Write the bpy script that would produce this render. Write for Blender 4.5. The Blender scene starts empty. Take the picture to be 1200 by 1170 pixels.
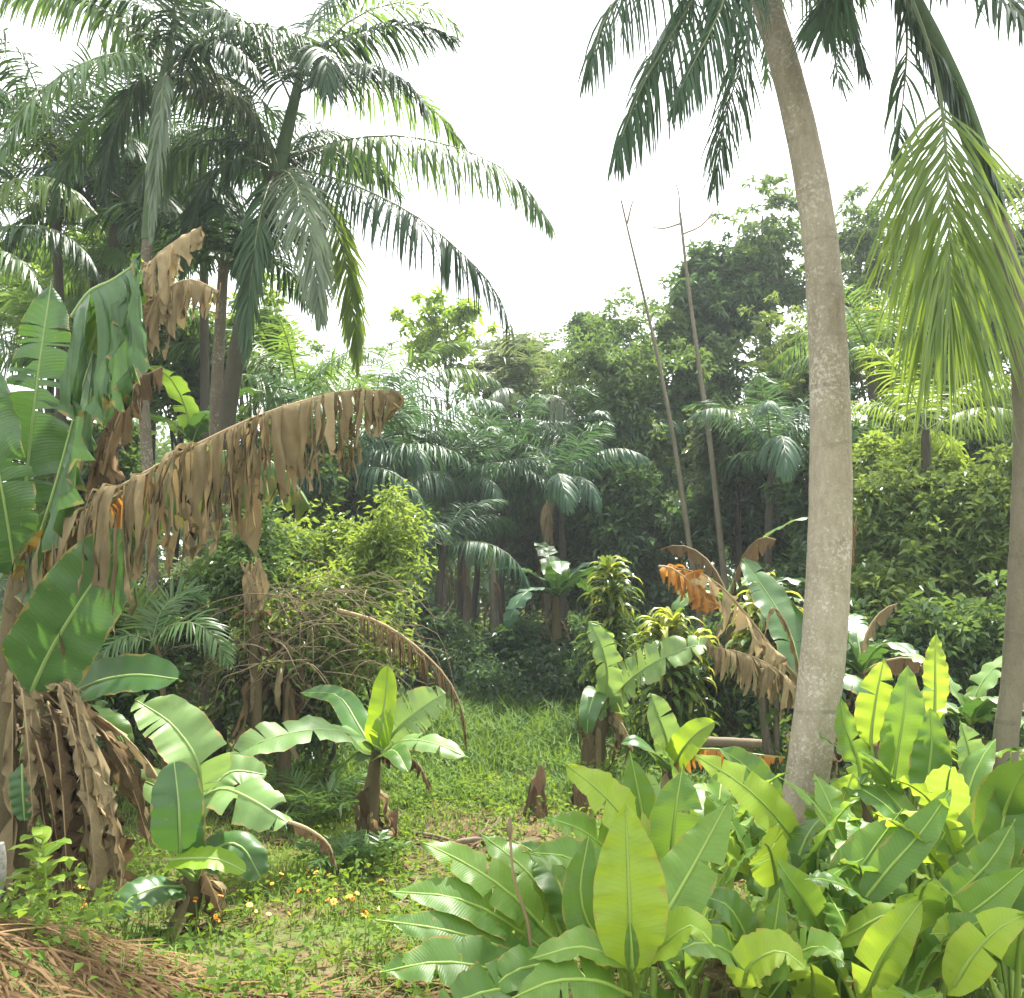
import bpy, math, random
import numpy as np
from mathutils import Matrix, Vector, Quaternion

random.seed(7)
RNG = np.random.default_rng(11)
R = math.radians
scene = bpy.context.scene
COL = scene.collection

# ------------------------------------------------------------------ camera
FPX = 1039.0                       # focal length in pixels of the 1200-wide photograph
CAMZ = 1.6
PITCH = math.atan((700 - 585) / FPX)
cam_d = bpy.data.cameras.new('camera')
cam = bpy.data.objects.new('camera', cam_d)
COL.objects.link(cam)
cam.location = (0, 0, CAMZ)
cam.rotation_euler = (math.pi / 2 + PITCH, 0, 0)
cam_d.sensor_width = 36
cam_d.lens = 36 * FPX / 1200
cam_d.clip_start = 0.05
cam_d.clip_end = 1000
scene.camera = cam

# ------------------------------------------------------------------ sky, sun, exposure
SUN_EL, SUN_AZ = 62.0, 28.0        # azimuth measured from +Y (view direction) towards +X
w = bpy.data.worlds.new('World')
scene.world = w
w.use_nodes = True
nt = w.node_tree
nt.nodes.clear()
sky = nt.nodes.new('ShaderNodeTexSky')
sky.sky_type = 'NISHITA'
sky.sun_disc = False
sky.sun_elevation = R(SUN_EL)
sky.sun_rotation = R(SUN_AZ)
sky.dust_density = 4.0
sky.air_density = 1.0
mx = nt.nodes.new('ShaderNodeMix')
mx.data_type = 'RGBA'
mx.inputs[0].default_value = 0.8    # bright even cloud veil over the blue
mx.inputs[7].default_value = (8.6, 8.7, 8.7, 1)
bg = nt.nodes.new('ShaderNodeBackground')
bg.inputs[1].default_value = 0.1
wo = nt.nodes.new('ShaderNodeOutputWorld')
nt.links.new(sky.outputs[0], mx.inputs[6])
nt.links.new(mx.outputs[2], bg.inputs[0])
nt.links.new(bg.outputs[0], wo.inputs[0])

sd = bpy.data.lights.new('sun', 'SUN')
sd.energy = 4.8
sd.angle = R(2)
sd.color = (1.0, 0.955, 0.87)
so = bpy.data.objects.new('sun', sd)
COL.objects.link(so)
sdir = Vector((math.sin(R(SUN_AZ)) * math.cos(R(SUN_EL)), math.cos(R(SUN_AZ)) * math.cos(R(SUN_EL)), math.sin(R(SUN_EL))))
so.rotation_euler = sdir.to_track_quat('Z', 'Y').to_euler()
so.location = (0, 0, 20)

scene.view_settings.view_transform = 'Standard'
scene.view_settings.look = 'None'
scene.view_settings.gamma = 1
scene.view_settings.use_curve_mapping = False
scene.view_settings.exposure = 1.82
scene.cycles.use_denoising = True
scene.cycles.max_bounces = 7
scene.cycles.diffuse_bounces = 3
scene.cycles.transmission_bounces = 4
scene.cycles.volume_bounces = 0
scene.cycles.glossy_bounces = 2
scene.cycles.sample_clamp_indirect = 6

# ------------------------------------------------------------------ pixel -> place
_F = np.array([0, math.cos(PITCH), math.sin(PITCH)])
_U = np.array([0, -math.sin(PITCH), math.cos(PITCH)])
_Rt = np.array([1.0, 0, 0])
def P(px, py, d):
    v = _F + _Rt * (px - 600) / FPX + _U * (585 - py) / FPX
    return np.array([0, 0, CAMZ]) + v * (d / v[1])
def PP(pts, d=None):
    out = []
    for q in pts:
        out.append(P(q[0], q[1], q[2] if len(q) > 2 else d))
    return np.array(out)

def terrain(x, y):
    x = np.asarray(x, float); y = np.asarray(y, float)
    h = 0.05 * np.sin(x * 1.3 + 0.7) * np.cos(y * 0.9) + 0.03 * np.sin(x * 3.1 + y * 2.3)
    h += 0.50 * np.exp(-(((x + 2.5) / 1.5) ** 2 + ((y - 2.9) / 0.95) ** 2))   # bank at the left
    h += 0.25 * np.exp(-(((x - 2.6) / 1.6) ** 2 + ((y - 2.2) / 1.2) ** 2))
    h += 0.35 / (1 + np.exp(-(y - 13.0)))                                      # rises a little at the back
    return h
def ground(px, d):
    x = (px - 600) / FPX * d * 1.0
    v = P(px, 700, d)
    return np.array([v[0], d, float(terrain(v[0], d))])
def mpp(d):                         # metres per pixel at distance d
    return d / FPX

# ------------------------------------------------------------------ mesh helpers
class MB:
    def __init__(s):
        s.V = []; s.Q = []; s.T = []; s.A = []; s.n = 0
    def grids(s, Pk, Ak):           # (k,nu,nv,3)
        k, nu, nv, _ = Pk.shape
        idx = np.arange(k * nu * nv).reshape(k, nu, nv) + s.n
        q = np.stack([idx[:, :-1, :-1], idx[:, 1:, :-1], idx[:, 1:, 1:], idx[:, :-1, 1:]], -1).reshape(-1, 4)
        s.V.append(Pk.reshape(-1, 3)); s.A.append(np.broadcast_to(Ak, Pk.shape).reshape(-1, 3)); s.Q.append(q)
        s.n += k * nu * nv
    def grid(s, Pg, Ag):
        s.grids(Pg[None], Ag[None])
    def quads(s, Pk, Ak):           # (k,4,3)
        k = len(Pk)
        s.Q.append(np.arange(k * 4).reshape(k, 4) + s.n)
        s.V.append(Pk.reshape(-1, 3)); s.A.append(np.broadcast_to(Ak, Pk.shape).reshape(-1, 3)); s.n += k * 4
    def tris(s, Pk, Ak):
        k = len(Pk)
        s.T.append(np.arange(k * 3).reshape(k, 3) + s.n)
        s.V.append(Pk.reshape(-1, 3)); s.A.append(np.broadcast_to(Ak, Pk.shape).reshape(-1, 3)); s.n += k * 3
    def tube(s, pts, rad, seg=7, n=None, rnd=0.5, cap=True):
        pts = np.asarray(pts, float)
        rad = np.broadcast_to(np.asarray(rad, float), (len(pts),)).copy()
        if n:
            rad = np.interp(np.linspace(0, 1, n), np.linspace(0, 1, len(rad)), rad)
            pts = spline(pts, n)
        m = len(pts)
        T = tang(pts)
        N0 = np.array([0.31, -0.77, 0.55]); N0 = np.tile(N0, (m, 1))
        S = unit(np.cross(T, N0)); N = np.cross(S, T)
        a = np.linspace(0, 2 * math.pi, seg + 1)
        ring = (np.cos(a)[None, :, None] * S[:, None] + np.sin(a)[None, :, None] * N[:, None]) * rad[:, None, None]
        G = pts[:, None] + ring
        A = np.zeros((m, seg + 1, 3))
        A[..., 0] = np.linspace(0, 1, m)[:, None]; A[..., 1] = np.linspace(-1, 1, seg + 1)[None]; A[..., 2] = rnd
        s.grid(G, A)
        if cap:
            for e in (0, -1):
                c = pts[e]
                tri = np.stack([np.tile(c, (seg, 1)), G[e, :-1], G[e, 1:]], 1)
                s.tris(tri, np.array([0.0 if e == 0 else 1.0, 0, rnd]))
    def build(s, name, mat, parent=None, base=(0, 0, 0), smooth=True):
        V = np.concatenate(s.V) - np.asarray(base)[None]
        A = np.concatenate(s.A)
        Q = np.concatenate(s.Q) if s.Q else np.zeros((0, 4), int)
        T = np.concatenate(s.T) if s.T else np.zeros((0, 3), int)
        me = bpy.data.meshes.new(name)
        me.vertices.add(len(V)); me.vertices.foreach_set('co', V.ravel().astype(np.float32))
        loops = np.concatenate([Q.ravel(), T.ravel()])
        me.loops.add(len(loops)); me.loops.foreach_set('vertex_index', loops.astype(np.int32))
        tot = np.concatenate([np.full(len(Q), 4), np.full(len(T), 3)]).astype(np.int32)
        st = np.concatenate([[0], np.cumsum(tot)[:-1]]).astype(np.int32)
        me.polygons.add(len(tot)); me.polygons.foreach_set('loop_start', st)
        me.polygons.foreach_set('use_smooth', np.full(len(tot), smooth))
        at = me.attributes.new('lf', 'FLOAT_VECTOR', 'POINT')
        at.data.foreach_set('vector', A.ravel().astype(np.float32))
        me.update(calc_edges=True)
        if mat: me.materials.append(mat)
        o = bpy.data.objects.new(name, me)
        COL.objects.link(o)
        if parent: o.parent = parent
        else: o.location = base
        return o

def unit(v):
    return v / (np.linalg.norm(v, axis=-1, keepdims=True) + 1e-9)
def tang(p):
    return unit(np.gradient(p, axis=0))
def spline(pts, n):
    pts = np.asarray(pts, float)
    m = len(pts)
    if m == 2:
        t = np.linspace(0, 1, n)[:, None]
        return pts[0] * (1 - t) + pts[1] * t
    e = np.vstack([2 * pts[0] - pts[1], pts, 2 * pts[-1] - pts[-2]])
    # spread samples by chord length
    L = np.concatenate([[0], np.cumsum(np.linalg.norm(np.diff(pts, axis=0), axis=1))])
    tt = np.interp(np.linspace(0, L[-1], n), L, np.arange(m))
    i = np.minimum(tt.astype(int), m - 2); f = (tt - i)[:, None]
    p0, p1, p2, p3 = e[i], e[i + 1], e[i + 2], e[i + 3]
    return 0.5 * (2 * p1 + (p2 - p0) * f + (2 * p0 - 5 * p1 + 4 * p2 - p3) * f ** 2 + (3 * p1 - p0 - 3 * p2 + p3) * f ** 3)
def smooth01(x):
    x = np.clip(x, 0, 1)
    return x * x * (3 - 2 * x)

def thing(name, label, cat, base=(0, 0, 0), group=None):
    o = bpy.data.objects.new(name, None)
    o.empty_display_size = 0.1
    COL.objects.link(o)
    o.location = tuple(base)
    o['label'] = label; o['category'] = cat
    if group: o['group'] = group
    o.rotation_mode = 'XYZ'
    return o
def tag(o, label, cat, group=None):
    o['label'] = label; o['category'] = cat
    if group: o['group'] = group
    return o
def base_of(o):
    return np.array(o.location)

# ------------------------------------------------------------------ materials
def new_mat(name):
    m = bpy.data.materials.new(name)
    m.use_nodes = True
    m.node_tree.nodes.clear()
    return m, m.node_tree
class NT:
    def __init__(s, nt): s.nt = nt
    def n(s, t, **kw):
        x = s.nt.nodes.new(t)
        for k, v in kw.items(): setattr(x, k, v)
        return x
    def l(s, a, b): s.nt.links.new(a, b)
    def math(s, op, a, b=None, c=None, clamp=False):
        x = s.n('ShaderNodeMath', operation=op); x.use_clamp = clamp
        for i, v in enumerate((a, b, c)):
            if v is None: continue
            if isinstance(v, (int, float)): x.inputs[i].default_value = v
            else: s.l(v, x.inputs[i])
        return x.outputs[0]
    def mix(s, f, a, b):
        x = s.n('ShaderNodeMix', data_type='RGBA')
        for i, v in ((0, f), (6, a), (7, b)):
            if isinstance(v, (int, float)): x.inputs[i].default_value = v
            elif isinstance(v, tuple): x.inputs[i].default_value = (*v, 1) if len(v) == 3 else v
            else: s.l(v, x.inputs[i])
        return x.outputs[2]
    def noise(s, scale, detail=3, vec=None, rough=0.55):
        x = s.n('ShaderNodeTexNoise')
        x.inputs['Scale'].default_value = scale; x.inputs['Detail'].default_value = detail
        x.inputs['Roughness'].default_value = rough
        if vec is not None: s.l(vec, x.inputs['Vector'])
        return x.outputs['Fac']
    def ramp(s, f, stops):
        x = s.n('ShaderNodeValToRGB')
        e = x.color_ramp.elements
        while len(e) < len(stops): e.new(0.5)
        for k, (p, c) in zip(e, stops):
            k.position = p; k.color = (*c, 1)
        s.l(f, x.inputs[0])
        return x.outputs[0]

def leaf_mat(name, ca, cb, tr=0.4, rough=0.42, vein=0, rib=None, edge=None, patch=None, spec=0.4, trc=None, tipc=None):
    """leaf: colour runs from ca to cb leaf by leaf; vein = lateral veins per blade; rib = midrib colour;
    edge = colour of withered rim; patch = colour of withered patches"""
    m, t = new_mat(name); g = NT(t)
    at = g.n('ShaderNodeAttribute', attribute_name='lf')
    sp = g.n('ShaderNodeSeparateXYZ'); g.l(at.outputs['Vector'], sp.inputs[0])
    u, v, r = sp.outputs
    oi = g.n('ShaderNodeObjectInfo')
    tc = g.n('ShaderNodeTexCoord')
    nz = g.noise(3.0, 4, tc.outputs['Object'])
    f = g.math('ADD', g.math('MULTIPLY', r, 0.6), g.math('MULTIPLY', oi.outputs['Random'], 0.3))
    f = g.math('ADD', f, g.math('MULTIPLY', g.math('SUBTRACT', nz, 0.5), 0.9), clamp=True)
    c = g.mix(f, ca, cb)
    av = g.math('ABSOLUTE', v)
    if vein:
        x = g.math('SUBTRACT', g.math('ADD', g.math('MULTIPLY', u, vein * 12.566), g.math('MULTIPLY', nz, 6.0)), g.math('MULTIPLY', av, 8.0))
        x = g.math('MULTIPLY', g.math('ADD', g.math('SINE', x), 1.0), 0.5)
        x = g.math('MULTIPLY', x, 0.09)
        c = g.mix(x, c, tuple(min(1, k * 1.6 + 0.01) for k in cb))
    if tipc:
        c = g.mix(g.math('MULTIPLY', g.math('POWER', u, 3.0), 0.8), c, tipc)
    if rib:
        c = g.mix(g.math('LESS_THAN', av, 0.045), c, rib)
    if edge:
        n2 = g.noise(14.0, 3, tc.outputs['Object'])
        e = g.math('GREATER_THAN', g.math('ADD', av, g.math('MULTIPLY', g.math('SUBTRACT', n2, 0.5), 0.55)), 0.97)
        c = g.mix(g.math('MULTIPLY', e, 0.85), c, edge)
    if patch:
        n3 = g.noise(5.0, 4, tc.outputs['Object'])
        e = g.math('MULTIPLY', g.math('SUBTRACT', n3, 0.52), 9.0, clamp=True)
        c = g.mix(e, c, patch)
    if vein:
        n6 = g.noise(11.0, 5, tc.outputs['Object'], 0.65)
        c = g.mix(g.math('MULTIPLY', g.math('SUBTRACT', n6, 0.48), 1.5, clamp=True), c, tuple(k * 0.55 for k in ca))
        n7 = g.noise(38.0, 3, tc.outputs['Object'], 0.6)
        c = g.mix(g.math('MULTIPLY', g.math('SUBTRACT', n7, 0.66), 9.0, clamp=True), c, (0.20, 0.15, 0.05))
    bs = g.n('ShaderNodeBsdfPrincipled')
    g.l(c, bs.inputs['Base Color'])
    bs.inputs['Roughness'].default_value = rough
    if vein:
        g.l(g.math('ADD', g.math('MULTIPLY', n6, 0.35), rough - 0.14), bs.inputs['Roughness'])
    bs.inputs['Specular IOR Level'].default_value = spec
    out = g.n('ShaderNodeOutputMaterial')
    if vein:
        bp = g.n('ShaderNodeBump'); bp.inputs['Strength'].default_value = 0.10; bp.inputs['Distance'].default_value = 0.01
        x2 = g.math('SINE', g.math('SUBTRACT', g.math('MULTIPLY', u, vein * 25.0), g.math('MULTIPLY', av, 16.0)))
        g.l(x2, bp.inputs['Height']); g.l(bp.outputs[0], bs.inputs['Normal'])
    if tr > 0:
        tl = g.n('ShaderNodeBsdfTranslucent')
        hs = g.mix(0.5, c, trc if trc else tuple(min(1, k * s_) for k, s_ in zip(cb, (2.6, 2.2, 0.9))))
        g.l(hs, tl.inputs[0])
        ms = g.n('ShaderNodeMixShader'); ms.inputs[0].default_value = tr
        g.l(bs.outputs[0], ms.inputs[1]); g.l(tl.outputs[0], ms.inputs[2])
        g.l(ms.outputs[0], out.inputs[0])
    else:
        g.l(bs.outputs[0], out.inputs[0])
    return m

def bark_mat(name, ca, cb, ring=0, lichen=None, scale=12.0, ringc=None, bump=0.5):
    m, t = new_mat(name); g = NT(t)
    tc = g.n('ShaderNodeTexCoord')
    mp = g.n('ShaderNodeMapping'); mp.inputs['Scale'].default_value = (1, 1, 0.35)
    g.l(tc.outputs['Object'], mp.inputs[0])
    n1 = g.noise(scale, 6, mp.outputs[0], 0.7)
    n0 = g.noise(2.2, 4, tc.outputs['Object'])
    c = g.mix(g.math('MULTIPLY', g.math('SUBTRACT', g.math('ADD', g.math('MULTIPLY', n1, 0.7), g.math('MULTIPLY', n0, 0.5)), 0.3), 1.8, clamp=True), ca, cb)
    h = n1
    n4 = g.noise(70.0, 4, tc.outputs['Object'], 0.7)
    c = g.mix(g.math('MULTIPLY', g.math('SUBTRACT', n4, 0.5), 1.6, clamp=True), c, tuple(k * 0.45 for k in ca))
    if lichen:
        n2 = g.noise(48.0, 4, tc.outputs['Object'], 0.65)
        n3 = g.noise(3.0, 2, tc.outputs['Object'])
        e = g.math('MULTIPLY', g.math('SUBTRACT', g.math('ADD', n2, g.math('MULTIPLY', n3, 0.5)), 0.80), 8.0, clamp=True)
        c = g.mix(g.math('MULTIPLY', e, 0.75), c, lichen)
    if ring:
        sp = g.n('ShaderNodeSeparateXYZ'); g.l(tc.outputs['Object'], sp.inputs[0])
        z = g.math('ADD', sp.outputs[2], g.math('MULTIPLY', g.noise(0.9, 2, tc.outputs['Object']), 0.55))
        fr = g.math('FRACT', g.math('MULTIPLY', z, ring))
        rr = g.math('LESS_THAN', fr, 0.08)
        n5 = g.noise(6.0, 3, tc.outputs['Object'])
        rr = g.math('MULTIPLY', rr, g.math('MULTIPLY', g.math('SUBTRACT', n5, 0.42), 2.6, clamp=True))
        c = g.mix(g.math('MULTIPLY', rr, 0.5), c, ringc or tuple(k * 0.4 for k in ca))
        h = g.math('SUBTRACT', n1, g.math('MULTIPLY', rr, 0.8))
    bs = g.n('ShaderNodeBsdfPrincipled')
    g.l(c, bs.inputs['Base Color']); bs.inputs['Roughness'].default_value = 0.9
    bs.inputs['Specular IOR Level'].default_value = 0.2
    bp = g.n('ShaderNodeBump'); bp.inputs['Strength'].default_value = bump; bp.inputs['Distance'].default_value = 0.02
    g.l(h, bp.inputs['Height']); g.l(bp.outputs[0], bs.inputs['Normal'])
    out = g.n('ShaderNodeOutputMaterial'); g.l(bs.outputs[0], out.inputs[0])
    return m

M = {}
M['heli'] = leaf_mat('heliconia_leaf', (0.065, 0.16, 0.022), (0.16, 0.28, 0.045), tr=0.42, rough=0.38, vein=16, edge=(0.30, 0.22, 0.06), trc=(0.42, 0.60, 0.05))
M['heli_y'] = leaf_mat('heliconia_young_leaf', (0.19, 0.31, 0.028), (0.28, 0.39, 0.04), tr=0.48, rough=0.42, vein=16, edge=(0.34, 0.26, 0.06), trc=(0.56, 0.71, 0.05))
M['heli_d'] = leaf_mat('heliconia_old_leaf', (0.05, 0.12, 0.02), (0.09, 0.19, 0.03), tr=0.35, rough=0.36, vein=16, edge=(0.26, 0.18, 0.05), trc=(0.34, 0.5, 0.04))
M['heli_rib'] = leaf_mat('heliconia_midrib', (0.20, 0.32, 0.05), (0.26, 0.36, 0.07), tr=0.15, rough=0.45)
M['ban'] = leaf_mat('banana_leaf', (0.030, 0.088, 0.020), (0.062, 0.145, 0.034), tr=0.26, rough=0.33, vein=22, edge=(0.26, 0.19, 0.05), spec=0.5, trc=(0.15, 0.30, 0.03))
M['ban_pale'] = leaf_mat('banana_pale_leaf', (0.13, 0.24, 0.07), (0.20, 0.31, 0.10), tr=0.35, rough=0.40, vein=22, edge=(0.34, 0.26, 0.09), spec=0.45, trc=(0.40, 0.55, 0.08))
M['ban_y'] = leaf_mat('banana_young_leaf', (0.15, 0.28, 0.02), (0.24, 0.36, 0.03), tr=0.45, rough=0.4, vein=20, trc=(0.55, 0.70, 0.03))
M['ban_brown'] = leaf_mat('banana_withering_leaf', (0.05, 0.12, 0.025), (0.10, 0.17, 0.03), tr=0.3, rough=0.5, vein=22, edge=(0.25, 0.15, 0.05), patch=(0.22, 0.13, 0.045))
M['ban_gold'] = leaf_mat('banana_yellowing_leaf', (0.30, 0.20, 0.02), (0.42, 0.24, 0.03), tr=0.4, rough=0.5, vein=20, patch=(0.16, 0.13, 0.03), trc=(0.7, 0.4, 0.03))
M['ban_rib'] = leaf_mat('banana_midrib', (0.18, 0.28, 0.08), (0.26, 0.36, 0.11), tr=0.1, rough=0.45)
M['dead'] = leaf_mat('dead_leaf', (0.12, 0.093, 0.046), (0.37, 0.295, 0.165), tr=0.25, rough=0.85, vein=20, spec=0.15, trc=(0.34, 0.24, 0.10))
M['dead_dark'] = leaf_mat('dead_leaf_dark', (0.062, 0.043, 0.022), (0.17, 0.115, 0.055), tr=0.2, rough=0.9, vein=20, spec=0.1, trc=(0.25, 0.15, 0.06))
M['dead_gold'] = leaf_mat('dead_leaf_orange', (0.36, 0.16, 0.03), (0.42, 0.22, 0.07), tr=0.35, rough=0.8, vein=20, spec=0.15, trc=(0.7, 0.3, 0.03))
M['dead_rib'] = leaf_mat('dead_midrib', (0.22, 0.16, 0.08), (0.34, 0.255, 0.14), tr=0, rough=0.8, spec=0.2)
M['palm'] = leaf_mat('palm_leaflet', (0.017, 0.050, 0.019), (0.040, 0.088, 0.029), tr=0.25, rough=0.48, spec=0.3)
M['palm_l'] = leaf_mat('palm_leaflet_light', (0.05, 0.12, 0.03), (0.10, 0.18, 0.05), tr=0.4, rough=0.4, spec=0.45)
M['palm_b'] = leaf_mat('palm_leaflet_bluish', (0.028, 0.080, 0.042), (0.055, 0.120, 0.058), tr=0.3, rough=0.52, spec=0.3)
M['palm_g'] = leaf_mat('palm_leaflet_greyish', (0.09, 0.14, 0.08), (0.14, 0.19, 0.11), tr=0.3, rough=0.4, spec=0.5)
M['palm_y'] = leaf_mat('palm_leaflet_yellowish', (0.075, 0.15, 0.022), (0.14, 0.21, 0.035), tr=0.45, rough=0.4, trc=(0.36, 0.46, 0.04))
M['palm_rib'] = leaf_mat('palm_rachis', (0.08, 0.12, 0.04), (0.15, 0.17, 0.06), tr=0, rough=0.5)
M['shaft'] = bark_mat('palm_crownshaft', (0.045, 0.08, 0.035), (0.10, 0.15, 0.07), ring=2.0, bump=0.2)
M['straw'] = leaf_mat('dry_straw', (0.055, 0.034, 0.016), (0.26, 0.175, 0.085), tr=0.1, rough=0.9, spec=0.1)
M['drac'] = leaf_mat('strap_leaf', (0.03, 0.08, 0.016), (0.11, 0.18, 0.028), tr=0.32, rough=0.35, spec=0.5, trc=(0.32, 0.42, 0.03))
M['drac_y'] = leaf_mat('strap_leaf_yellow', (0.22, 0.28, 0.04), (0.38, 0.38, 0.08), tr=0.4, rough=0.38, spec=0.5, trc=(0.7, 0.7, 0.06))
def tree_mat(n, a, b, tr=0.33, rough=0.36, spec=0.55):
    M[n] = leaf_mat('foliage_' + n, a, b, tr=tr, rough=rough, spec=spec)
tree_mat('t_dark', (0.030, 0.078, 0.028), (0.068, 0.134, 0.044))
tree_mat('t_mid', (0.044, 0.104, 0.030), (0.108, 0.180, 0.054))
tree_mat('t_grey', (0.060, 0.105, 0.045), (0.115, 0.165, 0.080))
tree_mat('t_bright', (0.09, 0.18, 0.020), (0.17, 0.27, 0.035), tr=0.45)
tree_mat('t_yel', (0.13, 0.20, 0.025), (0.25, 0.31, 0.045), tr=0.42)
tree_mat('t_lime', (0.075, 0.15, 0.028), (0.19, 0.27, 0.06), tr=0.4)
tree_mat('t_bush', (0.052, 0.118, 0.026), (0.17, 0.245, 0.065), rough=0.36, spec=0.55)
tree_mat('t_blue', (0.034, 0.085, 0.036), (0.075, 0.145, 0.055))
tree_mat('weed', (0.07, 0.145, 0.022), (0.14, 0.22, 0.04), tr=0.4, rough=0.7, spec=0.12)
tree_mat('grass', (0.08, 0.16, 0.026), (0.17, 0.25, 0.05), tr=0.35, rough=0.65, spec=0.2)
tree_mat('grass_d', (0.05, 0.12, 0.022), (0.11, 0.19, 0.04), tr=0.35, rough=0.65, spec=0.2)
M['trunk'] = bark_mat('palm_trunk_pale', (0.20, 0.165, 0.11), (0.43, 0.385, 0.295), ring=3.2, lichen=(0.52, 0.49, 0.41), scale=24, ringc=(0.10, 0.08, 0.055), bump=.8)
M['trunk_l'] = bark_mat('palm_trunk_lichen', (0.075, 0.064, 0.043), (0.15, 0.128, 0.088), ring=5.0, lichen=(0.27, 0.26, 0.20), scale=20)
M['trunk_d'] = bark_mat('trunk_dark', (0.034, 0.032, 0.022), (0.078, 0.07, 0.048), scale=14)
M['trunk_m'] = bark_mat('trunk_brown', (0.095, 0.083, 0.054), (0.19, 0.17, 0.118), ring=2.5, scale=14)
M['stem'] = bark_mat('banana_stem', (0.06, 0.047, 0.024), (0.13, 0.105, 0.05), scale=10)
M['stump'] = bark_mat('rotten_stump', (0.11, 0.065, 0.038), (0.25, 0.155, 0.09), scale=22, bump=0.9)
M['log'] = bark_mat('dead_log', (0.12, 0.098, 0.065), (0.23, 0.19, 0.13), scale=18)
M['twig'] = bark_mat('dry_twig', (0.13, 0.10, 0.058), (0.26, 0.21, 0.125), scale=20)
M['post'] = bark_mat('pale_post', (0.20, 0.19, 0.17), (0.42, 0.41, 0.38), scale=14, lichen=(0.12, 0.11, 0.07))

def ground_mat():
    m, t = new_mat('ground_soil'); g = NT(t)
    tc = g.n('ShaderNodeTexCoord'); ob = tc.outputs['Object']
    n1 = g.noise(0.9, 5, ob); n2 = g.noise(9, 6, ob, 0.7); n3 = g.noise(60, 4, ob, 0.7)
    c = g.ramp(n2, [(0.25, (0.05, 0.035, 0.02)), (0.5, (0.12, 0.085, 0.048)), (0.75, (0.21, 0.155, 0.09))])
    c = g.mix(g.math('MULTIPLY', g.math('SUBTRACT', n1, 0.42), 6, clamp=True), c, (0.07, 0.11, 0.028))
    c = g.mix(g.math('MULTIPLY', g.math('SUBTRACT', n3, 0.5), 2.5, clamp=True), c, (0.05, 0.04, 0.02))
    bs = g.n('ShaderNodeBsdfPrincipled'); g.l(c, bs.inputs['Base Color']); bs.inputs['Roughness'].default_value = 0.95
    bs.inputs['Specular IOR Level'].default_value = 0.1
    bp = g.n('ShaderNodeBump'); bp.inputs['Strength'].default_value = 0.8; bp.inputs['Distance'].default_value = 0.03
    g.l(n2, bp.inputs['Height']); g.l(bp.outputs[0], bs.inputs['Normal'])
    out = g.n('ShaderNodeOutputMaterial'); g.l(bs.outputs[0], out.inputs[0])
    return m
M['ground'] = ground_mat()
def plain(name, c, rough=0.6, c2=None):
    m, t = new_mat(name); g = NT(t)
    tc = g.n('ShaderNodeTexCoord'); n1 = g.noise(25, 4, tc.outputs['Object'])
    bs = g.n('ShaderNodeBsdfPrincipled'); bs.inputs['Roughness'].default_value = rough
    g.l(g.mix(n1, c, c2 or tuple(k * 0.7 for k in c)), bs.inputs['Base Color'])
    out = g.n('ShaderNodeOutputMaterial'); g.l(bs.outputs[0], out.inputs[0])
    return m
M['petal'] = plain('orange_petal', (0.85, 0.32, 0.02), 0.5)
M['centre'] = plain('flower_centre', (0.30, 0.12, 0.02))
M['fruit'] = plain('banana_flower_bud', (0.22, 0.05, 0.06))

# ------------------------------------------------------------------ leaf builders
def prof_banana(u):
    return np.clip(u / 0.14, 0, 1) ** 0.6 * np.clip(1 - u ** 5.0, 0, 1) ** 0.7
def prof_heli(u):
    return np.clip(np.sin(math.pi * np.clip(u, 0, 1) ** 0.78), 0, 1) ** 0.75

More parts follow.
